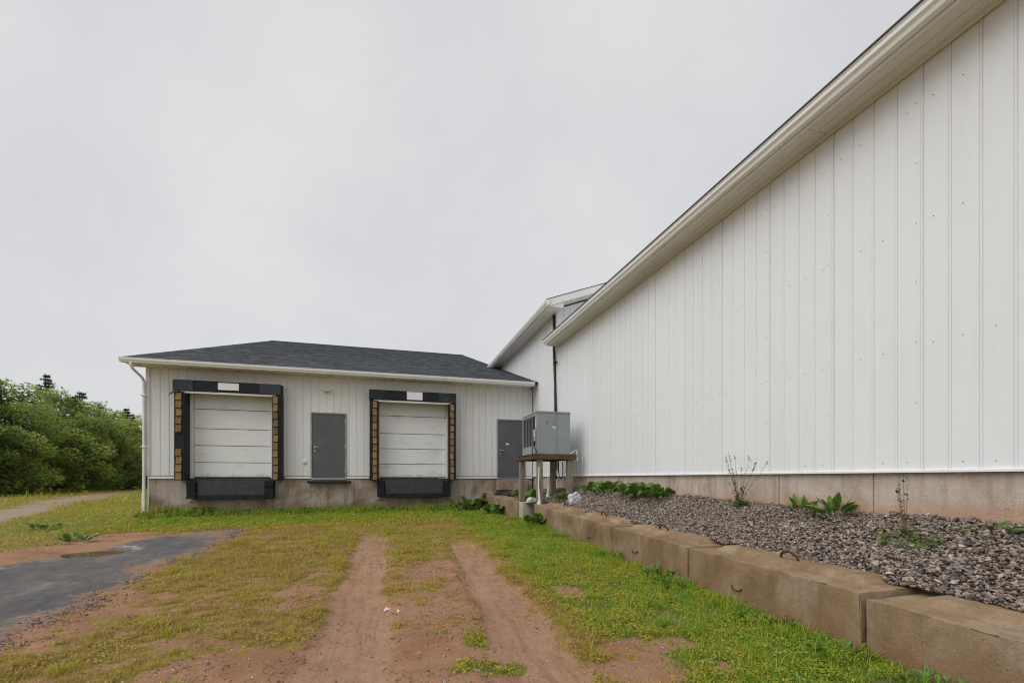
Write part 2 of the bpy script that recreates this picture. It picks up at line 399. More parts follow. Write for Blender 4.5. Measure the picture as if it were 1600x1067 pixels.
def path_d(X, Y):
    px = np.interp(Y, [p[1] for p in PATH], [p[0] for p in PATH]); return np.abs(X-px)*.93
def drive_m(X, Y):
    """driveway: >0 inside, metres to its edge"""
    e1 = (fbm(X*.5+9, Y*1.3, 5, 21)-.5)*.8+(fbm(X*5, Y*5, 2, 23)-.5)*.25; e2 = (fbm(X*.5-5, Y*1.1, 5, 31)-.5)*.6+(fbm(X*6, Y*6, 2, 33)-.5)*.3
    left = np.interp(Y, [-5, 6, 8, 9.8, 11, 12], [-5.7, -5.6, -5.5, -5.1, -4.4, -3.6])
    right = np.interp(Y, [-5, 4, 7.7, 10, 12], [-2.95, -3.05, -3.15, -3.2, -3.2])
    return np.minimum(np.minimum(X-left+e1, right-X+e2), (11.7-Y)*.5+e1)
def masks(X, Y):
    n = fbm(X*1.1, Y*1.1, 4, 1); n2 = fbm(X*4.2, Y*4.2, 3, 2); nb = fbm(X*.45, Y*.45, 3, 3)
    l, r = ruts(X, Y); rut = np.clip(l+r, 0, 1)
    right = sstep(0, .25, X-trackc(Y)-.24)
    mid = (X > -.31) & (X <= trackc(Y))
    n3 = fbm(X*13, Y*13, 2, 9)
    d_left = np.clip(.95 + (n-.5)*1.6 + (n2-.5)*1.6 + (n3-.5)*1.2 - .22*sstep(4.4, 2.8, Y), 0, 1)
    d_mid = np.clip(.32 + .60*sstep(6.4, 9.8, Y) + (n-.5)*1.4 + (n2-.5)*1.3 + (n3-.5)*.9 - .15*sstep(5, 3, Y), 0, 1)
    d_right = np.clip(1.0 + (n2-.5)*.8 + (n3-.5)*.5 + (n-.42)*1.0, 0, 1)
    g = np.where(mid, d_mid, d_left)
    g = g*(1-right) + d_right*right
    g = g*(1-rut*(.97-.35*n2))
    far = sstep(10.4, 11.9, Y + (n-.5)*1.6)
    g = g*(1-far) + far*np.clip(.95+(n2-.5)*.9+(n3-.5)*.5, 0, 1)
    dm = drive_m(X, Y)
    g = g*sstep(.10, -.30, dm+(n2-.5)*.45)
    field = sstep(-5.9, -6.5, X+(n-.5)*.9 - (Y-9)*.25*(Y < 13)) * np.ones_like(g)
    bare = sstep(-6.6, -6.0, X+(n-.5)*.8-(Y-9.5)*.25)*sstep(-4.3, -5.0, X)*sstep(12.0, 11.2, Y+(n-.5))
    g = g*(1-bare*.8)
    for (cx, cy, rx, ry) in [(2.05, 4.85, .17, .32), (2.02, 3.15, .45, .20), (1.85, 2.75, .5, .25), (-2.7, 5.2, .35, .8), (-1.0, 3.6, .35, .35), (-.95, 5.6, .3, .7)]:
        q = ((X-cx)/rx)**2+((Y-cy)/ry)**2 + (n2-.5)*2.6+(n3-.5)*1.6
        g = g*(.15+.85*sstep(.2, 1.7, q))
    for (cx, cy, rx, ry) in [(.70, 3.62, .12, .22), (.70, 3.12, .26, .16), (.28, 7.6, .25, .5), (.45, 9.0, .4, .8)]:
        q = ((X-cx)/rx)**2+((Y-cy)/ry)**2+(n2-.5)*1.5+(n3-.5)*1.2
        g = np.maximum(g, .8*sstep(1.4, .2, q))
    pth = .9*sstep(1.25, .35, path_d(X, Y)+(n-.5)*1.0)*sstep(9, 13, Y)
    g = g*(1-pth)
    green = np.clip(.12 + .82*right*sstep(1.5, 2.1, X+(n-.5)*.6) + .75*far*sstep(10.8, 13.4, Y) + (nb-.5)*.5, 0, 1)
    green = np.where((np.abs(X-.7) < .3) & (Y < 4), np.maximum(green, .7), green)
    green = np.where(X < -6, np.clip(.42+(nb-.5)*.9+(n-.5)*.5, 0, 1), green)
    return g, green, rut, pth
def gz(X, Y):
    X = np.asarray(X, float); Y = np.asarray(Y, float)
    near = sstep(60, 20, np.hypot(X, Y))
    l, r = ruts(X, Y)
    z = gbase(X, Y) + (fbm(X*1.5, Y*1.5, 4, 40)-.5)*.07*near + (fbm(X*7, Y*7, 2, 44)-.5)*.022*near
    z = z - .042*np.clip(l+r, 0, 1)*(.7+.6*fbm(X*3, Y*.8, 3, 47)) + .02*np.exp(-((np.abs(X-trackc(Y))-.36)/.07)**2)*sstep(9, 7, Y)
    pq = ((X+4.85)/.66)**2+((Y-9.25)/.58)**2
    z = gbase(X, Y) + (z-gbase(X, Y))*(1-np.exp(-pq*.35)) - .10*np.exp(-pq**1.5)
    z = z + .05*sstep(-6, -9, X)*(fbm(X*.5, Y*.5, 3, 50)-.3)*2*sstep(6, 10, Y)
    z = z + .12*sstep(.9, .1, np.abs(Y-15.2))*(fbm(X*1.1, Y*1.1, 3, 60)-.25)*sstep(-7.5, -6, X)*sstep(5, 3, X)
    return z

def axis_coords(lo, hi, step, far_lo, far_hi):
    c = list(np.arange(lo, hi, step)); s_ = step
    x = hi
    while x < far_hi: c.append(x); s_ *= 1.22; x += s_
    c.append(far_hi); s_ = step; x = lo - step
    pre = []
    while x > far_lo: pre.append(x); s_ *= 1.22; x -= s_
    pre.append(far_lo)
    return np.array(pre[::-1]+c)
gx = axis_coords(-9.0, 3.7, .055, -900, 900); gy = axis_coords(1.6, 16.0, .065, -400, 1500)
GX, GY = np.meshgrid(gx, gy); GZ = gz(GX, GY)
g_, gr_, rut_, pth_ = masks(GX, GY)
nx, ny = len(gx), len(gy)
idx = np.arange(nx*ny).reshape(ny, nx)
F = np.stack([idx[:-1, :-1], idx[:-1, 1:], idx[1:, 1:], idx[1:, :-1]], -1).reshape(-1, 4)
ground = npmesh('ground', np.stack([GX, GY, GZ], -1).reshape(-1, 3), F, 'soil_and_turf', None, None,
                {'grass': g_, 'green': gr_, 'rut': rut_, 'path': pth_}, True)
tag(ground, 'red soil yard with wheel ruts and patchy turf', kind='structure')

# asphalt driveway: a sheet whose worn margins sink into the soil
dx = np.arange(-6.4, -2.2, .05); dy = np.arange(-3, 12.4, .05)
DX, DY = np.meshgrid(dx, dy); DM = drive_m(DX, DY)
DZ = gz(DX, DY) + np.clip(DM*.09, -.03, .014) + (fbm(DX*2.2, DY*2.2, 3, 70)-.5)*.012
ii = np.arange(DX.size).reshape(DX.shape)
keep = (DM[:-1, :-1] > -.25)
F = np.stack([ii[:-1, :-1], ii[:-1, 1:], ii[1:, 1:], ii[1:, :-1]], -1)[keep]
used, inv = np.unique(F, return_inverse=True)
rq = np.hypot((DX+4.9)/.85, (DY-9.25)/.75); silt = np.exp(-((rq-.74)/.15)**2)*.55 + .35*np.exp(-((DX+5.15-.02*(DY-8))/.22)**2)*sstep(9.6, 8.6, DY)*sstep(4, 6.5, DY)
soil = sstep(.5, -.1, DM)*.85 + .3*sstep(.5, .7, fbm(DX*1.4, DY*.9, 4, 75)) + .9*sstep(10.0, 11.3, DY)
drv = npmesh('driveway', np.stack([DX, DY, DZ], -1).reshape(-1, 3)[used], inv.reshape(-1, 4), 'worn_asphalt', pattr={'silt': silt.ravel()[used], 'soil': soil.ravel()[used]}, smooth=True)
tag(drv, 'worn dark asphalt strip running to the left loading bay', kind='structure')

# puddle in the pothole
mb = MB(); cx, cy = -4.85, 9.25; pz = float(gz(np.array([cx]), np.array([cy]))[0])
def blob(rx, ry, seed, n=40):
    r_ = random.Random(seed); ph = [r_.uniform(0, 6.3) for _ in range(4)]
    return [(cx+rx*math.cos(a)*(1+.12*math.sin(2*a+ph[0])+.09*math.sin(3*a+ph[1])+.05*math.sin(7*a+ph[2])),
             cy+ry*math.sin(a)*(1+.12*math.sin(2*a+ph[0])+.09*math.sin(3*a+ph[1]))) for a in [2*math.pi*i/n for i in range(n)]]
P = blob(.46, .40, 5)
mb.add([(x, y, pz+.042) for x, y in P], [tuple(range(len(P)))])
tag(mb.build('puddle', 'puddle_water', fix=False), 'brown rain puddle in a pothole of the asphalt', kind='structure')

# ------------------------------------------------------------------ buildings
RIB = .2286; PAN = RIB*4
def siding(parent, axis, pos, t0, t1, zb, zt, phase, mat, openings=(), name='siding_panel'):
    """vertical ribbed metal panels; zt is a number or a function of t; axis 'X': wall at x=pos facing -X, 'Y': wall at y=pos facing -Y"""
    ztf = zt if callable(zt) else (lambda q: zt)
    k0 = math.floor((t0-phase)/PAN); outp = []
    k = k0
    while phase + k*PAN < t1:
        a = max(t0, phase+k*PAN-.019); b_ = min(t1, phase+(k+1)*PAN-.019); 
        if b_-a > .01:
            br = {a: 0, b_: 0}
            prof = []
            for j in range(-1, 6):
                r_ = phase+k*PAN+j*RIB
                prof += [(r_-.0175, 0), (r_-.0162, -.0065), (r_-.0108, -.0065), (r_-.0095, .002), (r_-.005, .0075), (r_+.005, .0075), (r_+.010, .001), (r_+.0105, -.003), (r_+.013, -.003), (r_+.014, 0)]
            pt = [p[0] for p in prof]; pn = [p[1] for p in prof]
            ts = sorted(set([a, b_]+[q for q in pt if a < q < b_]+[q for o in openings for q in (o[0], o[1]) if a < q < b_]))
            mb = MB()
            for q0, q1 in zip(ts[:-1], ts[1:]):
                if q1-q0 < 1e-5: continue
                mid = (q0+q1)/2
                iv = [(zb, None)]
                for o in openings:
                    if o[0] <= mid <= o[1]:
                        n_ = []
                        for z0, z1 in iv:
                            top = z1 if z1 is not None else ztf(mid)
                            if o[2] > z0: n_.append((z0, min(o[2], top)))
                            if o[3] < top: n_.append((max(o[3], z0), z1))
                        iv = n_
                for z0, z1 in iv:
                    V = []
                    for q, z in ((q0, z0), (q1, z0), (q1, z1), (q0, z1)):
                        n_ = float(np.interp(q, pt, pn)) + .0025*(1-(q-a)/(b_-a))
                        zz = ztf(q) if z is None else z
                        V.append((pos-n_, q, zz) if axis == 'X' else (q, pos-n_, zz))
                    mb.add(V, [(3, 2, 1, 0) if axis == 'X' else (0, 1, 2, 3)])
            if mb.f: outp.append(mb.build(name, mat, parent, fix=False))
        k += 1
    return outp
def screws(parent, axis, pos, t0, t1, rows, phase, skip=()):
    mb = MB()
    def disc(q, z):
        if any(o[0]-.03 < q < o[1]+.03 and o[2] < z < o[3] for o in skip): return
        r_ = .0042
        V = [(q+r_*math.cos(a), z+r_*math.sin(a)) for a in [math.pi/3*i for i in range(6)]]
        V2 = [((q+(x-q)*.7), z+(y-z)*.7) for x, y in V]
        P3 = (lambda x, y, n: (pos-n, x, y)) if axis == 'X' else (lambda x, y, n: (x, pos-n, y))
        mb.add([P3(x, y, .0) for x, y in V]+[P3(x, y, .009) for x, y in V2], [(i, (i+1) % 6, (i+1) % 6+6, i+6) for i in range(6)]+[(6, 7, 8, 9, 10, 11)])
    q = phase + math.ceil((t0-phase)/RIB)*RIB
    while q < t1-.05:
        for z in rows:
            if random.random() < .72: disc(q+RIB*.56, z+random.uniform(-.008, .008))
        if abs(((q-phase)/PAN) - round((q-phase)/PAN)) < .01:
            z = rows[0]
            while z < rows[-1]: z += .6; disc(q+.045, z+random.uniform(-.01, .01))
        q += RIB
    if mb.f: tag(mb.build('screw_heads', 'screw_metal', parent), kind='stuff')
def panels(parent, axis, pos, thick, t0, t1, z0, z1, width, phase, mat, gap=.008, proud=()):
    k = math.floor((t0-phase)/width); n = 0
    while phase+k*width < t1:
        a = max(t0, phase+k*width+gap/2); b_ = min(t1, phase+(k+1)*width-gap/2)
        if b_-a > .03:
            off = random.uniform(-.006, .006)
            mb = MB()
            if axis == 'X': mb.box(pos+off, pos+thick, a, b_, z0, z1)
            else: mb.box(a, b_, pos+off, pos+thick, z0, z1)
            mb.build('concrete_panel', mat, parent, bevel=.006); n += 1
        k += 1
    # recessed joint filler behind the panel faces
    mb = MB()
    if axis == 'X': mb.box(pos+.022, pos+thick+.02, t0+.01, t1-.01, z0, z1-.004)
    else: mb.box(t0+.01, t1-.01, pos+.022, pos+thick+.02, z0, z1-.004)
    mb.build('foundation_core', mat, parent)
SB = .07        # underside of the siding
# gutter profile: n outward from the fascia, z up from its underside
def gutter_prof(n0, z0, s): # s=-1: outward is negative axis
    q = [(0, 0), (.075, 0), (.088, .035), (.115, .062), (.118, .108), (.126, .112), (.126, .124), (.112, .124), (.104, .112), (.012, .112), (0, .125)]
    return [(n0+s*a, z0+b_) for a, b_ in q]

# ---- long building on the right
LB = thing('long_building', (5.1, 2.5, gbase(5.1, 2.5).item()), 'long white metal-sided building filling the right side of the picture', 'building')
WX = 5.1; L0, L1 = -7.0, 12.985; LE = 4.12
siding(LB, 'X', WX, L0, L1, SB, LE, 3.142, 'siding_white')
screws(LB, 'X', WX, .5, L1, [.16, 1.33, 2.54, 3.72], 3.142)
panels(LB, 'X', WX+.025, .2, L0, L1, -1.6, SB-.012, 1.22, 3.62, 'foundation_concrete', .012)
mb = MB(); mb.prism([(WX-.026, SB-.012), (WX-.030, SB-.012), (WX-.030, SB+.010), (WX-.004, SB+.016), (WX+.02, SB+.016), (WX+.02, SB-.006)], L0, L1, 'Y'); mb.build('base_trim', 'bright_trim', LB)
mb = MB()
for a, b_ in ((-7.0, -3.3), (-3.297, .40), (.403, 4.10), (4.103, 7.8), (7.803, 11.5), (11.503, 12.97)):
    s_ = MB(); s_.box(4.76, 5.085, a, b_, LE+.0, LE+.02)
    s_.box(4.914, 4.918, a, b_, LE-.006, LE-.0005)
    s_.build('soffit_board', 'soffit_paint', LB, bevel=.002)
mb = MB(); mb.prism([(5.055, LE-.001), (5.085, LE-.001), (5.085, LE-.03), (5.078, LE-.03)], L0, 12.96, 'Y'); mb.build('soffit_channel', 'soffit_paint', LB)
mb = MB(); mb.box(4.735, 4.757, L0, 12.97, LE-.012, LE+.155); mb.build('fascia', 'gutter_paint', LB, bevel=.003)
mb = MB(); mb.prism(gutter_prof(4.733, LE+.018, -1), L0, 13.0, 'Y'); mb.build('gutter', 'gutter_paint', LB, bevel=0)
mb = MB(); mb.prism([(4.60, LE+.147), (4.60, LE+.157), (12.0, LE+.157+.365*7.4), (19.4, LE+.157), (19.4, LE+.147), (19.2, LE+.03), (4.762, LE+.03), (4.762, LE+.19)], L0-.3, 12.97, 'Y')
mb.build('roof', 'roof_metal', LB)
mb = MB(); mb.box(4.592, 4.599, L0, 12.97, LE+.148, LE+.162); mb.build('drip_edge', 'roof_edge', LB)
mb = MB(); mb.box(4.765, 5.095, 12.972, 12.985, LE-.005, LE+.15); mb.build('eave_return', 'white_trim', LB)
mb = MB(); mb.box(5.2, 19, L0, L0+.1, -1.5, LE); mb.box(18.9, 19, L0, L1, -1.5, LE); mb.build('wall', 'siding_white', LB)

# ---- taller building behind it
TB = thing('tall_building', (5.1, 14.3, gbase(5.1, 14.3).item()), 'taller white metal building with a gable end rising behind the long one', 'building')
T0, T1, TE = 13.02, 40.0, 5.17; RK = 12.5; TG = 4.66
siding(TB, 'X', WX, T0, T1, SB, TE, 13.12, 'siding_white')
screws(TB, 'X', WX, T0, 15.3, [.16, 1.33, 2.54, 3.72, 4.9], 13.12)
tz = lambda X: TE+.365*(X-4.66)-.02
siding(TB, 'Y', T0, WX-.02, 11.9, 3.9, tz, 5.1, 'siding_white')
panels(TB, 'X', WX+.025, .2, T0, 15.6, -1.6, SB-.012, 1.22, 13.4, 'foundation_concrete', .012)
mb = MB(); mb.box(WX-.03, WX+.02, T0, 15.38, SB-.012, SB+.012); mb.build('base_trim', 'bright_trim', TB)
mb = MB(); mb.box(WX-.03, WX+.02, T0-.03, T0-.003, SB, TE-.01); mb.build('corner_trim', 'white_trim', TB, bevel=.004)
mb = MB(); mb.box(TG+.022, WX+.02, RK+.03, T1, TE, TE+.02); mb.build('soffit_board', 'soffit_paint', TB)
mb = MB(); mb.prism([(TG+.022, TE+.001), (WX+.02, TE+.001), (WX+.02, TE+.36), (TG+.022, TE+.18)], RK+.027, RK+.04, 'Y'); mb.build('eave_return', 'white_trim', TB)
mb = MB(); mb.box(TG, TG+.02, RK, T1, TE-.012, TE+.17); mb.build('fascia', 'gutter_paint', TB)
mb = MB(); mb.prism(gutter_prof(TG-.002, TE+.03, -1), RK-.02, T1, 'Y'); mb.build('gutter', 'gutter_paint', TB)
mb = MB(); mb.prism([(TG-.11, TE+.165), (12, TE+.165+.365*7.49), (12, TE+.10+.365*7.49), (TG+.03, TE+.09), (TG+.03, TE+.15)], RK+.03, T1, 'Y')
mb.prism([(12, TE+.165+.365*7.49), (19.5, TE+.165), (19.3, TE+.09), (12, TE+.10+.365*7.49)], RK+.03, T1, 'Y'); mb.build('roof', 'roof_metal', TB)
mb = MB(); mb.prism([(TG-.09, TE-.02), (TG-.09, TE+.185), (12, TE+.185+.365*7.47), (12, TE-.04+.365*7.47)], RK, RK+.026, 'Y'); mb.build('rake_board', 'white_trim', TB, bevel=.003)
mb = MB(); mb.prism([(WX, TE+.02+.365*.45), (12, TE+.02+.365*7.35), (12, TE+.06+.365*7.35), (WX, TE+.06+.365*.45)], RK+.03, T0-.003, 'Y'); mb.build('rake_soffit', 'soffit_paint', TB)
mb = MB(); mb.prism([(TG-.1, TE+.186), (12, TE+.186+.365*7.48), (12, TE+.20+.365*7.48), (TG-.1, TE+.20)], RK-.012, RK+.05, 'Y'); mb.build('drip_edge', 'roof_edge', TB)
mb = MB(); mb.box(18.9, 19, T0, T1, -1.5, TE); mb.box(WX+.1, 19, T1-.1, T1, -1.5, TE); mb.build('wall', 'siding_white', TB)

# ---- loading dock building on the left
DY0 = 15.4; DX0, DX1 = -6.80, 5.06; DE = 3.25
DB = thing('dock_building', (-.9, DY0, gbase(-.9, DY0).item()), 'low white loading dock building with a dark shingle roof and two bay doors', 'building')
OPEN = [(-5.82, -3.42, -.2, 2.62), (-.42, 2.06, -.2, 2.62), (-2.40, -1.32, -.2, 2.12), (3.73, 4.80, -.2, 2.12)]
siding(DB, 'Y', DY0, DX0, DX1, SB, DE, -6.73, 'siding_cream', OPEN)
screws(DB, 'Y', DY0, DX0, DX1, [.16, 1.33, 2.54, 3.1], -6.73, OPEN)
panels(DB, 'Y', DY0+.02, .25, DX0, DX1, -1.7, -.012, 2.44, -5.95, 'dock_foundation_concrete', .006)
for a, b_ in ((DX0, -6.03), (-3.15, -2.40), (-1.32, -.62), (2.24, 3.73), (4.80, DX1)):
    mb = MB(); mb.box(a, b_, DY0-.03, DY0+.015, -.008, SB-.02); mb.build('base_trim', 'bright_trim', DB, bevel=.003)
    mb = MB(); mb.box(a, b_, DY0-.022, DY0+.015, SB-.018, SB+.012); mb.build('grey_strip', 'door_frame_paint', DB)  # thin dark grey strip along the lower edge of the siding
mb = MB(); mb.box(DX0-.05, DX0+.05, DY0-.028, DY0+.05, SB, DE); mb.build('corner_trim', 'white_trim', DB, bevel=.004)
mb = MB(); mb.box(DX0-.04, DX0, DY0+.06, 47, -1.5, DE+.2); mb.box(DX0, DX1, 46.9, 47, -1.5, DE+.2); mb.build('wall', 'siding_cream', DB)
# soffit boards, fascia, gutter
EX0, EX1, EY = -7.18, 4.95, 14.86
for k in range(4):
    a = EX0+.02+k*3.02; mb = MB(); mb.box(a, min(a+3.015, 5.05), EY+.022, DY0+.01, DE, DE+.02); mb.build('soffit_board', 'soffit_paint', DB, bevel=.002)
for k in range(19):
    x = -6.9+k*.64; mb = MB(); mb.tube([(x, 15.12, DE-.004), (x, 15.12, DE+.004)], .035, 10); mb.build('soffit_vent', 'condenser_dark', DB)
mb = MB(); mb.box(EX0, EX1, EY, EY+.02, DE-.015, DE+.11); mb.build('fascia', 'gutter_paint', DB)
gut = MB(); gut.prism(gutter_prof(EY-.002, DE-.005, -1), EX0-.03, EX1, 'X'); gut = gut.build('gutter', 'gutter_paint', DB)
mb = MB(); mb.tube([(-6.95, EY-.06, DE+.01), (-6.95, EY-.05, DE-.08), (-6.93, EY+.02, DE-.17), (-6.89, DY0-.12, DE-.33), (-6.87, DY0-.07, DE-.42)], .036, 10); mb.build('elbow', 'white_trim', gut, smooth=True)
mb = MB(); mb.box(-6.905, -6.84, DY0-.105, DY0-.035, -1.25, DE-.40); mb.build('downspout', 'white_trim', gut, bevel=.012)
mb = MB(); mb.box(-6.915, -6.83, DY0-.118, DY0-.033, -1.26, -.42); mb.build('downspout_sleeve', 'white_trim', gut, bevel=.012)
for z in (2.4, .9): MB().box(-6.935, -6.805, DY0-.132, DY0-.03, z, z+.03).build('strap', 'white_trim', gut)
# gable roof: deck and shingle courses
SL = .326; RY, EZ = 31.1, DE+.125
ang = math.atan(SL); cs, sn = math.cos(ang), math.sin(ang)
mb = MB(); mb.prism([(EY-.06, EZ), (RY, EZ+SL*(RY-EY+.06)), (2*RY-EY+.06, EZ), (2*RY-EY, EZ-.1), (RY, EZ+SL*(RY-EY)-.1), (EY+.03, EZ-.08)], EX0, 5.09, 'X')
roof = mb.build('roof', 'roof_edge', DB)
mb = MB(); mb.prism([(EY, EZ-.10), (RY, EZ-.10+SL*(RY-EY)), (RY, EZ-.012+SL*(RY-EY)), (EY, EZ-.012)], EX0-.03, EX0-.002, 'X'); mb.build('rake_board', 'white_trim', DB)
V, Fq, T = [], [], []
slope_len = (RY-EY+.06)/cs; nrow = int(slope_len/.143)
for r_ in range(nrow):
    s0 = r_*.143; s1 = s0+.16; x = EX0-.02-random.random()*.3; row_t = random.gauss(0, .06)
    while x < 5.08:
        wd = random.choice((.17, .22, .33, .33)); a = max(x, EX0-.02); b_ = min(x+wd-.004, 5.085); x += wd
        if b_-a < .02: continue
        th = random.choice((.006, .008, .013)); n0 = len(V)
        def P(xx, s_, n_): return (xx, EY-.06+s_*cs-n_*sn, EZ+s_*sn+n_*cs)
        V += [P(a, s0, .001), P(b_, s0, .001), P(b_, s0, th), P(a, s0, th), P(b_, s1, .003), P(a, s1, .003)]
        tt = min(1, max(0, .5+row_t+random.gauss(0, .2)))
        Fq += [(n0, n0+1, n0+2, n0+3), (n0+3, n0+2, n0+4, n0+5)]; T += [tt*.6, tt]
tag(npmesh('shingles', V, Fq, 'shingle', roof, T), kind='stuff')
mb = MB()
mb.prism([(RY-.14, EZ+SL*(RY-EY+.06)-.02), (RY, EZ+SL*(RY-EY+.06)+.035), (RY+.14, EZ+SL*(RY-EY+.06)-.02)], EX0, 5.09, 'X'); mb.build('ridge_cap', 'roof_edge', roof)

# ---- loading bays
def bay(x0, x1, hx0, hx1, pads, lab, worn):
    D = DY0
    seal = bpy.data.objects.new('dock_seal', None); COL.objects.link(seal); seal.parent = DB; seal.location = Vector(((x0+x1)/2, D, 0))-DB.location
    door = bpy.data.objects.new('bay_door', None); COL.objects.link(door); door.parent = DB; door.location = Vector(((x0+x1)/2, D+.1, 0))-DB.location
    # sectional door, recessed
    zs = [0.03, .482, .998, 1.511, 2.104, 2.60]
    for i in range(5):
        mb = MB(); zz0, zz1 = zs[i]+.011, zs[i+1]-.011
        pr = [(D+.10, zz0), (D+.10, zz1), (D+.115, zz1+.004), (D+.15, zz1+.004), (D+.15, zz0-.002), (D+.112, zz0-.002)]
        mb.prism(pr, x0+.005, x1-.005, 'X'); mb.build('door_section', 'dock_door_paint', door)
    mb = MB(); mb.box(x0+.005, x1-.005, D+.098, D+.14, .0, .034); mb.build('bottom_rubber', 'black_rubber', door)
    mb = MB(); mb.box(x0+.004, x1-.004, D+.16, D+.18, 0, 2.6); mb.build('backing', 'black_rubber', door)
    for (a, b_) in ((x0-.15, x0-.004), (x1+.004, x1+.11)):
        mb = MB(); mb.box(a, b_, D-.05, D+.17, -.004, 2.6); mb.build('jamb', 'white_trim', door, bevel=.006)
    mb = MB(); mb.box(x0-.15, x1+.11, D-.06, D+.18, 2.603, 2.66); mb.build('door_head', 'white_trim', door, bevel=.005)
    mb = MB(); mb.box(x0-.15, x1+.11, D-.02, D+.19, -.05, -.006); mb.build('sill_plate', 'condenser_dark', door)
    # header pads
    hz0, hz1, hy = 2.545, 2.875, D-.40
    mb = MB(); mb.prism([(hy+.012, hz0+.01), (hy+.012, hz1-.01), (D-.02, hz1+.03), (D-.02, hz0)], hx0+.01, hx1-.01, 'X'); mb.build('header_frame', 'black_rubber', seal)
    wd = hx1-hx0; cuts = [hx0, hx0+wd*.185, lab[0]-.012, lab[1]+.012, hx1-wd*.21, hx1]
    for i, (a, b_) in enumerate(zip(cuts[:-1], cuts[1:])):
        if i == 2:
            mb = MB(); mb.box(a+.006, b_-.006, hy-.012, hy+.011, lab[2], lab[3]); mb.build('blank_placard', 'bright_trim', seal, bevel=.004); continue
        yo = -.012 if i in (0, 4) else 0
        mb = MB(); mb.box(a+.004, b_-.004, hy+yo, hy+.011, hz0+.004, hz1-.004); mb.build('header_pad', 'header_vinyl' if i in (0, 4) else 'black_rubber', seal, bevel=.012)
    mb = MB(); mb.box(hx0+.14, hx1-.14, hy+.02, hy+.05, hz0-.055, hz0+.004); mb.build('header_lip', 'white_trim', seal, bevel=.004)
    # side pads with worn amber pleats
    for s_, (px0, px1, ax0, ax1) in enumerate(pads):
        mb = MB(); mb.box(px0, px1, D-.385, D-.005, -.06, 2.535); mb.build('side_pad', 'black_rubber', seal, bevel=.015)
        n = 11; z = -.055; hgt = (2.50+.055)/n
        for i in range(n):
            if (s_, i) in worn: continue
            z0 = -.05+i*hgt; top = z0+hgt-.018
            j = random.uniform(-.008, .008)
            mb = MB(); mb.hexa([(ax0+j, D-.435, z0), (ax1+j, D-.435, z0), (ax1+j, D-.388, z0), (ax0+j, D-.388, z0),
                                (ax0+j, D-.405, top), (ax1+j, D-.405, top), (ax1+j, D-.388, top), (ax0+j, D-.388, top)])
            mb.build('pleat', 'amber_vinyl', seal, bevel=.006)
    if worn:   # torn corner flap hanging under the header
        mb = MB(); mb.hexa([(hx0-.10, D-.42, 2.40), (hx0+.02, D-.44, 2.47), (hx0+.02, D-.40, 2.47), (hx0-.10, D-.38, 2.40), (hx0+.0, D-.42, 2.53), (hx0+.24, D-.44, 2.54), (hx0+.24, D-.40, 2.54), (hx0, D-.38, 2.53)])
        mb.build('torn_flap', 'header_vinyl', seal, bevel=.006)
    # leveller pit front with bumpers
    lev = bpy.data.objects.new('dock_leveller', None); COL.objects.link(lev); lev.parent = DB; lev.location = Vector(((x0+x1)/2, D, -.3))-DB.location
    lx0, lx1 = x0-.08, x1+.12
    mb = MB(); mb.box(lx0+.25, lx1-.25, D-.20, D+.015, -.64, -.085); mb.build('lip_plate', 'condenser_dark', lev, bevel=.008)
    mb = MB(); mb.box(lx0+.25, lx1-.25, D-.225, D-.202, -.64, -.50); mb.build('lip_keeper', 'black_rubber', lev, bevel=.005)
    mb = MB(); mb.box(lx0+.02, lx1-.02, D-.17, D+.014, -.082, -.055); mb.build('pit_rim', 'condenser_dark', lev)
    for a in (lx0, lx1-.24):
        for k in range(7):
            mb = MB(); z0 = -.61+k*.075; q = random.uniform(-.012, .012)
            mb.box(a+q*.4, a+.24+q*.4, D-.27+q, D+.013, z0, z0+.07); mb.build('bumper_slab', 'black_rubber', lev, bevel=.008)
    mb = MB(); mb.box(lx0-.05, lx1+.05, D-.022, D+.012, -.71, -.645); mb.build('pit_ledge', 'dock_foundation_concrete', lev, bevel=.01)
bay(-5.66, -3.545, -6.03, -3.18, [(-6.0, -5.72, -5.945, -5.80), (-3.43, -3.18, -3.395, -3.265)], (-4.866, -4.328, 2.62, 2.83), {(0, 4), (0, 5)})
bay(-.285, 1.925, -.606, 2.22, [(-.59, -.31, -.49, -.365), (1.97, 2.21, 2.02, 2.135)], (.59, 1.087, 2.59, 2.85), set())
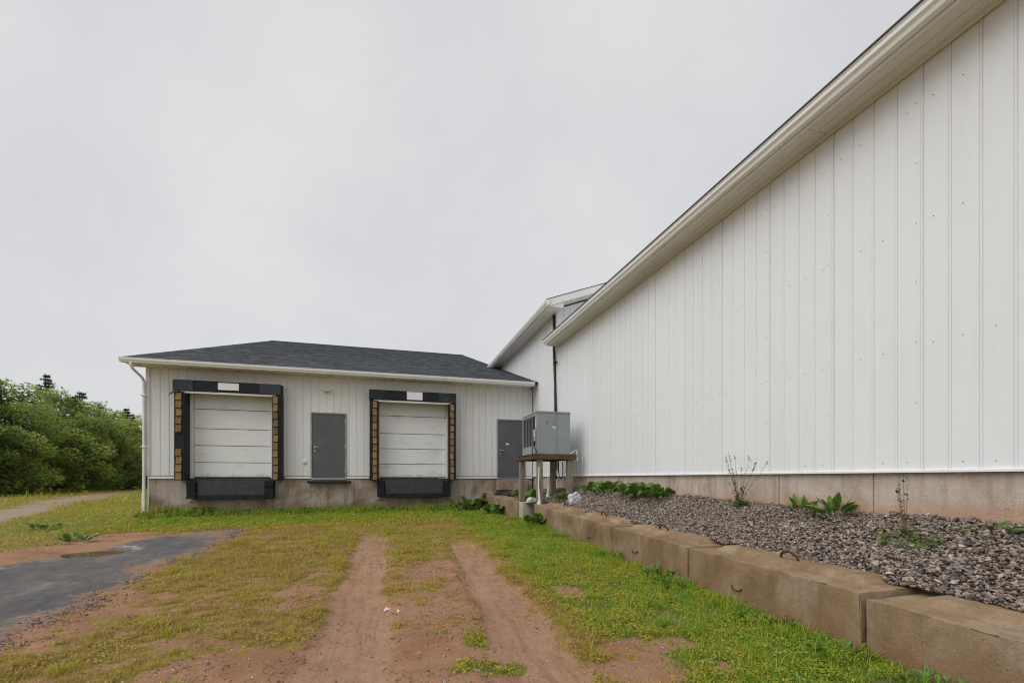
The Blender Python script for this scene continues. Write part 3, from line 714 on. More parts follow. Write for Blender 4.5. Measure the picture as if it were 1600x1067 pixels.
# ---- personnel doors
def pdoor(x0, x1, lab, sticker):
    D = DY0
    d = bpy.data.objects.new('door', None); COL.objects.link(d); d.parent = DB; d.location = Vector(((x0+x1)/2, D, 0))-DB.location; d['label'] = lab
    mb = MB()
    mb.box(x0-.048, x0-.003, D-.035, D+.12, 0, 2.118); mb.box(x1+.003, x1+.048, D-.035, D+.12, 0, 2.118); mb.box(x0-.002, x1+.002, D-.034, D+.12, 2.075, 2.117)
    mb.build('door_frame', 'door_frame_paint', d)
    mb = MB(); mb.box(x0, x1, D-.012, D+.035, .008, 2.071); mb.build('door_leaf', 'grey_door_paint', d, bevel=.004)
    mb = MB(); mb.box(x0-.04, x1+.04, D-.05, D+.12, -.035, .004); mb.build('threshold', 'steel', d, bevel=.004)
    mb = MB(); mb.tube([(x0+.07, D-.012, 1.0), (x0+.07, D-.03, 1.0)], .033, 12); mb.tube([(x0+.07, D-.03, 1.0), (x0+.07, D-.065, 1.0), (x0+.085, D-.072, 1.0), (x0+.19, D-.072, .995)], .012, 8); mb.build('handle', 'steel', d)
    mb = MB(); mb.tube([(x0+.07, D-.012, .88), (x0+.07, D-.024, .88)], .026, 12); mb.build('lock', 'steel', d)
    for z in (.25, 1.05, 1.85):
        mb = MB(); mb.tube([(x1+.002, D-.02, z-.05), (x1+.002, D-.02, z+.05)], .009, 6); mb.build('hinge', 'steel', d)
    if sticker: mb = MB(); mb.box(x0+.28, x0+.40, D-.0145, D-.0125, 1.20, 1.26); mb.build('sticker', 'white_plastic', d)
pdoor(-2.35, -1.37, 'grey steel door between the two bays', False)
pdoor(3.78, 4.75, 'grey steel door in the inner corner', True)
mb = MB(); mb.box(-2.47, -1.18, DY0-.24, DY0+.012, -.155, -.085); mb.build('step_plate', 'black_rubber', DB, bevel=.008)
mb = MB(); mb.box(3.70, 4.85, DY0-.16, DY0+.012, -.42, -.06); mb.build('door_step', 'dock_foundation_concrete', DB, bevel=.015)

# ---- fixtures on the walls
t_ = thing('wall_lamp', (-1.91, DY0, 2.82), 'small white lamp on the siding above the middle grey door', 'lamp')
MB().box(-1.99, -1.83, DY0-.05, DY0-.018, 2.77, 2.87).build('back_plate', 'bright_trim', t_, bevel=.006)
MB().prism([(DY0-.19, 2.80), (DY0-.15, 2.86), (DY0-.052, 2.865), (DY0-.052, 2.785), (DY0-.17, 2.785)], -2.01, -1.81, 'X').build('lamp_shade', 'white_trim', t_, bevel=.005)
t_ = thing('outlet_box', (-2.575, DY0, .52), 'small white outlet box low on the siding left of the door', 'outlet')
MB().box(-2.635, -2.515, DY0-.045, DY0-.002, .47, .572).build('box', 'bright_trim', t_, bevel=.006)
MB().box(-2.62, -2.53, DY0-.058, DY0-.0455, .485, .555).build('cover', 'white_plastic', t_, bevel=.004)
t_ = thing('drain_pipe', (5.03, 13.16, .5), 'black pipe running down the white wall from the eave', 'pipe')
MB().tube([(5.03, 13.12, 5.14), (5.035, 13.1, 4.4), (5.02, 13.08, 4.05), (5.045, 13.03, 3.0), (5.035, 12.98, 2.0), (5.04, 12.97, .35), (4.9, 12.6, .0)], .042, 10).build('pipe', 'black_pipe', t_, smooth=True)
MB().box(5.0, 5.075, 12.96, 13.12, 3.62, 3.66).build('bracket', 'black_pipe', t_)
MB().tube([(5.02, 12.99, 3.64), (4.97, 12.91, 3.66), (4.98, 12.87, 3.62)], .03, 8).build('coupling', 'black_pipe', t_)

# ------------------------------------------------------------------ concrete block wall
def displaced_block(p0, p1, wid, z0, z1, depth, ridge=True, mat='block_concrete', chip=0, seed=0):
    """rough cast block from p0 to p1 (front edge, plan), top heights z0..z1, with a chamfered key on top"""
    d = Vector((p1[0]-p0[0], p1[1]-p0[1], 0)); L = d.length; d.normalize(); nrm = Vector((d.y, -d.x, 0))
    bm = bmesh.new()
    ns, nw, nh = max(2, int(L/.07)), max(2, int(wid/.07)), 8
    V = {}
    prof_h = [0]
    def put(i, j, k):
        if (i, j, k) in V: return V[(i, j, k)]
        s_, w_ = i/ns*L, j/nw*wid; top = z0+(z1-z0)*i/ns; z = top-depth*(1-k/nh)
        p = Vector((p0[0], p0[1], 0))+d*s_+nrm*w_; p.z = z
        V[(i, j, k)] = bm.verts.new(p); return V[(i, j, k)]
    def face(a): 
        try: bm.faces.new(a)
        except ValueError: pass
    for i in range(ns):
        for j in range(nw): face([put(i, j, nh), put(i+1, j, nh), put(i+1, j+1, nh), put(i, j+1, nh)])
        for k in range(nh): face([put(i, 0, k), put(i+1, 0, k), put(i+1, 0, k+1), put(i, 0, k+1)]); face([put(i, nw, k), put(i+1, nw, k), put(i+1, nw, k+1), put(i, nw, k+1)])
    for j in range(nw):
        for k in range(nh): face([put(0, j, k), put(0, j+1, k), put(0, j+1, k+1), put(0, j, k+1)]); face([put(ns, j, k), put(ns, j+1, k), put(ns, j+1, k+1), put(ns, j, k+1)])
    bmesh.ops.recalc_face_normals(bm, faces=bm.faces)
    sharp = [e for e in bm.edges if len(e.link_faces) == 2 and e.calc_face_angle(0) > 1]
    bmesh.ops.bevel(bm, geom=sharp, offset=.010, segments=2, affect='EDGES', profile=.6)
    bm.normal_update()
    from mathutils import noise as mn
    for v in bm.verts:
        q = v.co*6+Vector((seed*7.1, 0, 0)); a = mn.noise(q)*.006+mn.noise(q*4)*.003
        e = sum(1 for f in v.link_faces) 
        edge = 1-max((abs(f.normal.dot(v.normal)) for f in v.link_faces), default=1)
        c_ = max(0, mn.noise(v.co*9+Vector((3, seed, 1)))-.22)*edge*.9
        v.co += v.normal*(a-c_*(.6+chip))
    me = bpy.data.meshes.new('block_body'); bm.to_mesh(me); bm.free()
    me.polygons.foreach_set('use_smooth', [True]*len(me.polygons)); me.set_sharp_from_angle(angle=.42); me.materials.append(MATS[mat])
    return me, d, nrm, L
def block(p0, p1, wid, z0, z1, label, depth=.72, ridge=True, mat='block_concrete', chip=0, seed=0, loop=.5, hook=None, group='concrete blocks of the low retaining wall'):
    me, d, nrm, L = displaced_block(p0, p1, wid, z0, z1, depth, ridge, mat, chip, seed)
    base = Vector((p0[0], p0[1], 0))+d*(L/2)+nrm*(wid/2); base.z = (z0+z1)/2-depth
    t = thing('concrete_block', base, label, 'concrete block', group)
    for v in me.vertices: v.co -= base
    o = bpy.data.objects.new('block_body', me); COL.objects.link(o); o.parent = t
    def W(s_, w_, h): 
        p = Vector((p0[0], p0[1], 0))+d*s_+nrm*w_; p.z = z0+(z1-z0)*s_/L+h; return p
    if ridge:
        mb = MB(); a, b_ = wid*.40, wid*.98; e = .14; r_ = .06
        lo = [W(e, a, -.03), W(L-e, a, -.03), W(L-e, b_, -.03), W(e, b_, -.03)]
        m1 = [W(e+.01, a+.012, .004), W(L-e-.01, a+.012, .004), W(L-e-.01, b_-.01, .004), W(e+.01, b_-.01, .004)]
        hi = [W(e+.085, a+.075, r_), W(L-e-.085, a+.075, r_), W(L-e-.085, b_-.06, r_), W(e+.085, b_-.06, r_)]
        mb.add(lo+m1+hi, [(0,1,5,4),(1,2,6,5),(2,3,7,6),(3,0,4,7),(4,5,9,8),(5,6,10,9),(6,7,11,10),(7,4,8,11),(8,9,10,11)])
        mb.build('locking_key', mat, t, bevel=.007)
    if loop is not None:
        c = W(L*loop, wid*.58, .085 if ridge else 0); r_ = .085
        pts = [c+d*(r_*1.15*math.cos(q))+Vector((0, 0, r_*math.sin(q)*.8-.015))+nrm*(-.02*math.sin(q)) for q in [math.pi*i/10 for i in range(11)]]
        pts = [pts[0]-Vector((0, 0, .05))]+pts+[pts[-1]-Vector((0, 0, .05))]
        MB().tube(pts, .0135, 8).build('lifting_loop', 'rusty_rebar', t, smooth=True)
    if hook:
        c = W(L*hook[0], -.004, -hook[1]); r_ = .055
        pts = [c+d*(r_*1.3*math.cos(q))+Vector((0, 0, -r_*.55*math.sin(q)))-nrm*(.02*math.sin(q)) for q in [math.pi*i/8 for i in range(9)]]
        pts = [pts[0]+nrm*.04]+pts+[pts[-1]+nrm*.04]
        MB().tube(pts, .008, 6).build('face_hook', 'rusty_rebar', t, smooth=True)
    return t
XB = 3.55
def blk(y0, y1, z0, z1, label, xo0=0, xo1=0, **kw):
    # laid far to near so that the normal points to the gravel side
    return block((XB+xo0, y0), (XB+xo1, y1), .62, z0, z1, label, **kw)
blk(.45, 2.562, -.99, -.932, 'nearest concrete block of the low wall, with a chipped front edge', .0, .005, seed=1, chip=1.6, loop=None)
blk(2.602, 4.648, -.893, -.858, 'second nearest concrete block, with a tall rusty loop on top', .0, .0, seed=2, chip=.5, loop=.47, hook=(.62, .28))
blk(4.682, 6.628, -.848, -.802, 'concrete block third from the right along the low wall', .0, .012, seed=3, loop=.52, hook=(.62, .26))
blk(6.658, 8.548, -.796, -.742, 'concrete block fourth from the right, a small hook in its face', .02, .02, seed=4, loop=.5, hook=(.45, .30))
blk(8.578, 10.78, -.736, -.664, 'concrete block in front of the condenser stand posts, below the plastic sack', .03, .05, seed=5, loop=.42)
block((3.52, 12.05), (3.13, 15.25), .55, -.665, -.55, 'farthest concrete block, ending at the dock foundation', ridge=False, seed=6, loop=None)
block((3.535, 11.60), (3.535, 11.97), .32, -.665, -.665, 'pale upright concrete stub under a condenser stand post', depth=.62, ridge=False, seed=7, loop=None, mat='pale_concrete', hook=None, group=None)

# ------------------------------------------------------------------ gravel bed between blocks and wall
def bedz(X, Y):
    X = np.asarray(X, float); Y = np.asarray(Y, float)
    zw = np.interp(Y, [-8, 2.4, 11, 13, 15.4], [-.55, -.405, -.27, -.33, -.42])
    zb = np.interp(Y, [-8, 2.6, 10.8, 13, 15.4], [-1.12, -.875, -.63, -.62, -.56])
    t_ = np.clip((X-4.12)/.98, -1, 1.05)
    return zb + (zw-zb)*np.where(t_ > 0, t_**.9, t_*.35) + (fbm(X*3, Y*3, 3, 80)-.5)*.07
bx_ = np.arange(3.62, 5.16, .05); by_ = np.arange(-3, 15.42, .08)
BX, BY = np.meshgrid(bx_, by_); BZ = bedz(BX, BY)
BX2 = BX.copy()
lowest = (BX < 4.13) & (BY < 10.85); BZ = np.where(lowest, BZ-.35, BZ)
ii = np.arange(BX.size).reshape(BX.shape)
F = np.stack([ii[:-1, :-1], ii[:-1, 1:], ii[1:, 1:], ii[1:, :-1]], -1).reshape(-1, 4)
bed = npmesh('gravel_bed', np.stack([BX, BY, BZ], -1).reshape(-1, 3), F, 'gravel_soil', smooth=True)
tag(bed, 'bank of grey crushed stone between the blocks and the long wall', kind='structure')
def stone_shape(seed):
    r_ = random.Random(seed); bm = bmesh.new()
    for _ in range(11):
        v = Vector((r_.gauss(0, 1), r_.gauss(0, 1), r_.gauss(0, 1))).normalized()
        v = Vector((v.x, v.y*.72, v.z*.50))*r_.uniform(.85, 1.1); bm.verts.new(v)
    bmesh.ops.convex_hull(bm, input=bm.verts)
    for v in [v for v in bm.verts if not v.link_faces]: bm.verts.remove(v)
    bmesh.ops.triangulate(bm, faces=bm.faces)
    bm.verts.index_update()
    V = np.array([v.co[:] for v in bm.verts]); F = np.array([[v.index for v in f.verts] for f in bm.faces]); bm.free()
    return V, F
SHAPES = [stone_shape(s_) for s_ in range(10)]
def rand_rot(n, flat=.5):
    a = RNG.uniform(0, 2*np.pi, n); b_ = RNG.normal(0, flat, n); c = RNG.normal(0, flat, n)
    ca, sa, cb, sb, cc, sc_ = np.cos(a), np.sin(a), np.cos(b_), np.sin(b_), np.cos(c), np.sin(c)
    R = np.zeros((n, 3, 3))
    Rz = np.zeros((n, 3, 3)); Rz[:, 0, 0] = ca; Rz[:, 0, 1] = -sa; Rz[:, 1, 0] = sa; Rz[:, 1, 1] = ca; Rz[:, 2, 2] = 1
    Ry = np.zeros((n, 3, 3)); Ry[:, 0, 0] = cb; Ry[:, 0, 2] = sb; Ry[:, 2, 0] = -sb; Ry[:, 2, 2] = cb; Ry[:, 1, 1] = 1
    Rx = np.zeros((n, 3, 3)); Rx[:, 1, 1] = cc; Rx[:, 1, 2] = -sc_; Rx[:, 2, 1] = sc_; Rx[:, 2, 2] = cc; Rx[:, 0, 0] = 1
    return Rz @ Ry @ Rx
NS = 42000
sx = RNG.uniform(4.05, 5.10, NS); sy = .9 + 12.6*RNG.uniform(0, 1, NS)**1.25
thin = (sy < 11.5) | (RNG.uniform(0, 1, NS) < .35)
soilband = (sx > 4.98) & (fbm(sy*1.2, sx*0, 3, 90) > .45)
ok = thin; sx, sy = sx[ok], sy[ok]; NS = len(sx)
ssz = np.clip(RNG.lognormal(-3.92, .30, NS), .010, .036)
szz = bedz(sx, sy) + ssz*.12 + RNG.uniform(0, .03, NS)
ssh = RNG.integers(0, len(SHAPES), NS); srot = rand_rot(NS); stint = np.clip(RNG.beta(1.4, 1.6, NS), 0, 1)
# apparent size decides which 300 are single objects
zc = sx*math.sin(YAW)+sy*math.cos(YAW); xr = sx*math.cos(YAW)-sy*math.sin(YAW)
inview = (xr/zc < 1.12); app = np.where(inview, ssz/zc, 0)
topness = szz-bedz(sx, sy)-ssz*.12
app = app*(.6+topness*14)
order = np.argsort(-app); single = order[:300]; rest = order[300:]
smeshes = []
for V, F in SHAPES:
    me = bpy.data.meshes.new('stone'); me.from_pydata(V.tolist(), [], F.tolist()); me.materials.append(MATS['gravel_stone']); smeshes.append(me)
for i in single:
    o = bpy.data.objects.new('stone', smeshes[ssh[i]]); COL.objects.link(o); o.parent = bed
    o.matrix_local = Matrix.Translation((sx[i], sy[i], szz[i]+.01)) @ Matrix(srot[i].tolist()).to_4x4() @ Matrix.Scale(ssz[i], 4)
VV, FF, TT = [], [], []; off = 0
for k, (V, F) in enumerate(SHAPES):
    q = rest[ssh[rest] == k]
    P = np.einsum('nij,vj->nvi', srot[q], V)*ssz[q][:, None, None] + np.stack([sx[q], sy[q], szz[q]], -1)[:, None, :]
    VV.append(P.reshape(-1, 3)); FF.append((F[None]+(np.arange(len(q))*len(V))[:, None, None]+off).reshape(-1, 3)); off += len(q)*len(V)
    TT.append(np.repeat(stint[q], len(F)))
tag(npmesh('gravel', np.concatenate(VV), np.concatenate(FF), 'gravel_mass', bed, np.concatenate(TT)), kind='stuff')

# ------------------------------------------------------------------ condenser on its timber stand
ST = thing('timber_stand', (4.2, 11.5, -.6), 'weathered timber stand on posts carrying the grey condenser', 'stand')
for (x0, x1, y0, y1, zb) in ((3.72, 3.86, 10.84, 10.98, -.68), (4.56, 4.70, 10.84, 10.98, -.42), (3.62, 3.76, 12.10, 12.24, -.66), (4.55, 4.69, 12.06, 12.20, -.46)):
    mb = MB(); mb.hexa([(x0-.01, y0, zb), (x1+.005, y0, zb), (x1, y1, zb), (x0-.01, y1, zb), (x0, y0+.01, .488), (x1, y0+.01, .488), (x1, y1, .488), (x0, y1, .488)]); mb.build('post', 'old_wood', ST, bevel=.01)
for y in (10.80, 12.25): MB().box(3.58, 4.80, y, y+.045, .49, .60).build('joist', 'dark_wood', ST, bevel=.005)
for x in (3.59, 4.17, 4.75): MB().box(x, x+.045, 10.848, 12.247, .495, .598).build('bearer', 'dark_wood', ST, bevel=.005)
for k in range(4): MB().box(3.56, 4.82, 10.82+k*.40, 10.82+k*.40+.14, .601, .635).build('deck_board', 'dark_wood', ST, bevel=.005)
AC = thing('condenser_unit', (4.18, 11.5, .635), 'grey metal condenser unit with louvred side on the timber stand', 'air conditioner')
ax0, ax1, ay0, ay1, az0, az1 = 3.71, 4.64, 10.90, 12.17, .66, 1.745
MB().box(ax0+.02, ax1-.01, ay0+.02, ay1-.02, az0, az1-.03).build('cabinet', 'condenser_dark', AC)
MB().box(ax0, ax0+.555, ay0, ay0+.018, az0+.02, az1-.032).build('front_panel', 'condenser_paint', AC, bevel=.004)
MB().box(ax0+.563, ax1, ay0+.004, ay0+.018, az0+.02, az1-.032).build('front_panel', 'condenser_paint', AC, bevel=.004)
MB().box(ax1-.018, ax1, ay0+.02, ay1, az0+.02, az1-.032).build('side_panel', 'condenser_paint', AC)
MB().prism([(ax0-.012, az1-.035), (ax0-.012, az1-.005), (ax0+.02, az1+.004), (ax1-.02, az1+.004), (ax1+.012, az1-.005), (ax1+.012, az1-.035)], ay0-.012, ay1+.012, 'Y').build('top_cover', 'condenser_paint', AC)
MB().box(ax0-.01, ax1+.01, ay0-.01, ay1+.01, az0-.024, az0+.018).build('base_rail', 'condenser_paint', AC, bevel=.004)
# louvred left side: frame with slots and pressed louvres
mb = MB(); mb.box(ax0-.002, ax0+.016, ay0+.02, ay0+.14, az0+.02, az1-.034); mb.box(ax0-.002, ax0+.016, ay1-.07, ay1, az0+.02, az1-.034)
mb.box(ax0-.002, ax0+.016, ay0+.142, ay1-.072, az1-.10, az1-.034); mb.box(ax0-.002, ax0+.016, ay0+.142, ay1-.072, az0+.02, az0+.20)
cw = (ay1-.072-ay0-.142)/4
for k in range(1, 4): y = ay0+.142+k*cw; mb.box(ax0-.001, ax0+.014, y-.018, y+.018, az0+.203, az1-.103)
mb.build('louvre_frame', 'condenser_paint', AC)
mb = MB(); n = 17; dz = (az1-.103-az0-.203)/n
for k in range(4):
    y0 = ay0+.142+k*cw+.02; y1 = y0+cw-.04
    for i in range(n):
        z = az0+.203+i*dz; mb.prism([(ax0-.016, z+.006), (ax0-.013, z+.006), (ax0+.012, z+dz*.42), (ax0+.008, z+dz*.42)], y0, y1, 'Y')
tag(mb.build('louvre_slats', 'condenser_paint', AC), kind='stuff')
MB().box(ax0-.05, ax0-.004, ay0+.03, ay0+.13, az0+.30, az0+.62).build('switch_box', 'condenser_paint', AC, bevel=.006)
MB().box(ax0-.053, ax0-.0505, ay0+.04, ay0+.12, az0+.42, az0+.60).build('label_sticker', 'white_plastic', AC)
MB().box(ax0-.0052, ax0-.0025, ay0+.045, ay0+.10, az0+.66, az0+.90).build('label_sticker', 'white_plastic', AC)
for (x0, x1, z0, z1, mt) in ((.24, .33, .70, .80, 'door_frame_paint'), (.43, .53, .70, .84, 'door_frame_paint'), (.42, .53, .635, .665, 'white_plastic'), (.47, .52, .60, .62, 'white_plastic')):
    MB().box(ax0+x0, ax0+x1, ay0-.0025, ay0-.0004, az0+z0*1.05, az0+z1*1.05).build('label_sticker', mt, AC)
MB().box(ax0+.36, ax0+.42, ay0-.03, ay0-.012, az0-.10, az0-.01).build('mounting_clip', 'steel', AC, bevel=.003)
for pts, r_ in (([(ax0-.03, ay0+.10, az0+.30), (ax0-.06, ay0+.03, az0+.16), (ax0-.03, ay0-.03, az0+.05), (ax0+.0, ay0+.05, az0-.05)], .014), ([(ax0-.03, ay0+.06, az0+.30), (ax0-.09, ay0+.0, az0+.22), (ax0-.10, ay0+.10, az0+.08), (ax0-.05, ay0+.2, az0-.04)], .012)):
    MB().tube(pts, r_, 8).build('cable', 'black_pipe', AC, smooth=True)
t_ = thing('refrigerant_lines', (4.4, 11.2, -.1), 'dark tubing hanging in loops below the condenser stand', 'tubing')
MB().tube([(4.35, 11.0, .44), (4.35, 11.0, .2), (4.37, 11.0, .05), (4.42, 11.0, -.02), (4.47, 11.02, .06), (4.50, 11.05, .25), (4.50, 11.1, .44)], .013, 8).build('tube', 'black_pipe', t_, smooth=True)
MB().tube([(4.40, 11.1, .44), (4.40, 11.1, .0), (4.44, 11.3, -.12), (4.7, 11.9, -.1), (5.04, 12.5, .02)], .011, 8).build('tube', 'steel', t_, smooth=True)
t_ = thing('bent_rod', (4.80, 10.85, .62), 'bent white metal rod at the right corner of the timber stand', 'rod')
MB().tube([(4.62, 10.86, .645), (4.70, 10.84, .70), (4.795, 10.82, .755), (4.80, 10.82, .60), (4.795, 10.79, .47)], .011, 8).build('rod', 'bright_trim', t_)

# plastic sacks, hoses, stray stones around the stand
def crumple(name, label, cat, loc, size, mat, seed, parent_pts=None):
    from mathutils import noise as mn
    bm = bmesh.new(); bmesh.ops.create_icosphere(bm, subdivisions=4, radius=1)
    for v in bm.verts:
        n = v.co.copy(); r_ = 1+.30*mn.noise(n*1.3+Vector((seed, 0, 0)))+.22*mn.noise(n*3.1+Vector((0, seed, 0)))+.10*abs(mn.noise(n*7+Vector((0, 0, seed))))
        v.co = Vector((n.x*r_*size[0], n.y*r_*size[1], max(n.z*r_, -.55)*size[2]))
    me = bpy.data.meshes.new(name); bm.to_mesh(me); bm.free(); me.materials.append(MATS[mat])
    o = bpy.data.objects.new(name, me); COL.objects.link(o); o.location = loc; return tag(o, label, cat)
crumple('plastic_sack', 'crumpled white plastic sack lying on the gravel beside the stand', 'sack', (4.22, 9.62, float(bedz(4.22, 9.62))+.12), (.165, .08, .18), 'sack_plastic', 3)
crumple('pale_rock', 'pale rounded rock on the concrete beside a stand post', 'rock', (3.72, 11.42, -.60), (.13, .10, .085), 'pale_stone', 9)
def wrap(label, x, y, zb, zt, seed):
    mb = MB(); r_ = random.Random(seed)
    mb.tube([(x, y, zb), (x+.01, y-.01, zb+.12), (x+r_.uniform(-.02, .02), y, zb+(zt-zb)*.5), (x, y, zt-.05), (x+.005, y, zt)], [.06, .035, .018, .016, .028], 9)
    o = mb.build('plastic_wrap', 'white_plastic', None, origin=(x, y, zb)); tag(o, label, 'plastic wrap')
wrap('white plastic wrap hanging down the front left stand post', 3.735, 10.80, -.70, .28, 1)
wrap('white plastic wrap bunched between the stand posts', 4.12, 11.20, -.50, .05, 2)
mb = MB()
for k in range(4):
    pts = [(3.45+.10*k*.3+.9*q+.05*math.sin(7*q+k), 14.6+.10*k-.45*q*q+.08*math.sin(5*q+k*1.3), float(bedz(3.6+.9*q, 14.5))+.05+.035*k*.6+.03*math.sin(9*q+k)) for q in [i/12 for i in range(13)]]
    mb.tube(pts, .04, 8)
tag(mb.build('black_hose', 'black_pipe', None, smooth=True, origin=(3.9, 14.5, -.5)), 'bundle of black hose lying behind the far concrete block', 'hose')

# ------------------------------------------------------------------ vegetation: leafy plants with single leaves
def leaf_mesh(name, L, Wd, arch, fold, seed, segs=6, stem=.18):
    r_ = random.Random(seed); V, F, T = [], [], []
    for i in range(segs+1):
        q = i/segs; s_ = q*L
        wv = Wd*(.10 if q < stem else max(.03, math.sin(math.pi*min(1, ((q-stem)/(1-stem))**.75)))**.8)
        x = s_*math.cos(arch*q*.8); z = L*(math.sin(arch)*.0)+s_*(1-q*.75*arch)
        z = s_*(.85-arch*q)
        wob = .12*Wd*math.sin(q*9+seed)
        for k in (-1, -.5, 0, .5, 1):
            V.append((x, k*wv*.5, z+abs(k)*wv*fold*.5+wob*abs(k)))
    for i in range(segs):
        for k in range(4):
            a = i*5+k; F.append((a, a+1, a+6, a+5)); T.append(.55+.25*(i/segs)+r_.uniform(-.12, .12)-(.2 if k in (1, 2) else 0))
    me = bpy.data.meshes.new(name); me.from_pydata(V, [], F)
    a = me.attributes.new('tint', 'FLOAT', 'FACE'); a.data.foreach_set('value', T)
    me.polygons.foreach_set('use_smooth', [True]*len(F)); me.materials.append(MATS['broad_leaf']); return me
BROAD = [leaf_mesh('leaf', .30, .17, a, .35, s_) for s_, a in ((1, .5), (2, .75), (3, .62))]
LONGL = [leaf_mesh('leaf', .30, .085, a, .45, s_) for s_, a in ((4, .25), (5, .45), (6, .6))]
def plant(name, label, cat, x, y, z, meshes, n, size, spread=.06, lean=(.15, .9), seed=0, group=None):
    r_ = random.Random(seed); t = thing(name, (x, y, z), label, cat, group)
    for i in range(n):
        o = bpy.data.objects.new('leaf', r_.choice(meshes)); COL.objects.link(o); o.parent = t
        a = 2*math.pi*(i*.618+r_.uniform(-.08, .08)); rr = spread*math.sqrt(r_.random())
        o.location = (rr*math.cos(a), rr*math.sin(a), .02)
        o.rotation_euler = (r_.uniform(-.3, .3), r_.uniform(-lean[1]*.7, lean[0])-.05, a)
        s_ = size*r_.uniform(.75, 1.3); o.scale = (s_, s_*r_.uniform(.85, 1.1), s_*r_.uniform(.7, 1.1))
    return t
def bz(x, y): return float(bedz(x, y))
def gzf(x, y): return float(gz(np.array([x]), np.array([y]))[0])
plant('dock_weed', 'small rosette of upright dock leaves against the foundation', 'plant', 4.98, 4.42, bz(4.98, 4.42), LONGL, 12, .62, .05, seed=1)
plant('dock_weed', 'larger bushy dock weed right of the small rosette, by a foundation joint', 'plant', 4.96, 3.93, bz(4.96, 3.93), LONGL, 24, .82, .11, seed=2)
plant('dock_weed', 'low green leaves at the foot of the foundation by the right picture edge', 'plant', 4.93, 2.52, bz(4.93, 2.52), LONGL, 12, .55, .10, (.3, .2), seed=3)
for k, (yy, nn, ss, lab) in enumerate([(10.25, 9, .85, 'small burdock nearest the timber stand along the long wall'), (9.35, 13, 1.15, 'upright burdock, second from the timber stand along the wall'), (8.25, 14, 1.1, 'burdock at the left of the wide clump by the wall'),
        (7.75, 15, 1.2, 'burdock in the middle of the wide clump by the wall'), (7.28, 14, 1.15, 'burdock at the right of the wide clump by the wall')]):
    plant('burdock', lab, 'plant', 4.86, yy, bz(4.86, yy), BROAD, nn+4, ss, .14, seed=20+k, group='burdocks along the long wall')
plant('burdock', 'big burdock where the far block meets the dock foundation', 'plant', 2.75, 14.75, gzf(2.75, 14.75), BROAD, 22, 1.55, .22, seed=31)
plant('burdock', 'dark burdock left of the big one by the dock foundation', 'plant', 2.30, 14.35, gzf(2.3, 14.35), BROAD, 14, 1.25, .2, seed=32)
plant('burdock', 'burdock hugging the side of the farthest concrete block', 'plant', 3.12, 13.2, gzf(3.1, 13.2), BROAD, 15, 1.25, .16, seed=33)
plant('burdock', 'burdock among the stand posts behind the concrete stub', 'plant', 4.05, 12.75, bz(4.05, 12.75), BROAD, 18, 1.35, .22, seed=34)
plant('burdock', 'low burdock just right of the wrapped stand posts', 'plant', 4.2, 10.45, bz(4.2, 10.45), BROAD, 11, .9, .1, seed=35)
plant('broadleaf_weed', 'leafy weed on the turf just in front of the concrete stub', 'plant', 3.38, 10.15, gzf(3.38, 10.15), BROAD, 20, 1.05, .16, (.1, 1.3), seed=36)
for k, (x, y, s_, lab) in enumerate([(3.40, 5.05, .72, 'leafy weed at the joint of the second and third blocks'), (3.34, 4.72, .55, 'small leafy weed nearest that block joint'),
        (3.36, 2.62, .5, 'weed at the foot of the joint beside the nearest block'), (3.40, 3.35, .5, 'weed under the middle of the second nearest block'),
        (3.38, 1.98, .5, 'weed at the foot of the nearest block'), (3.42, 6.3, .6, 'weed under the third block from the right')]):
    plant('broadleaf_weed', lab, 'plant', x, y, gzf(x, y), BROAD+LONGL, 30, s_*.62, .20, (.3, .8), seed=40+k, group='weeds along the foot of the blocks')
plant('broadleaf_weed', 'dark weed on the bank above the driveway puddle', 'plant', -5.75, 10.4, gzf(-5.75, 10.4), BROAD, 16, .7, .18, seed=50)
plant('broadleaf_weed', 'weed on the grass bank left of the dock corner', 'plant', -7.6, 12.6, gzf(-7.6, 12.6), BROAD, 12, .7, .15, seed=51)
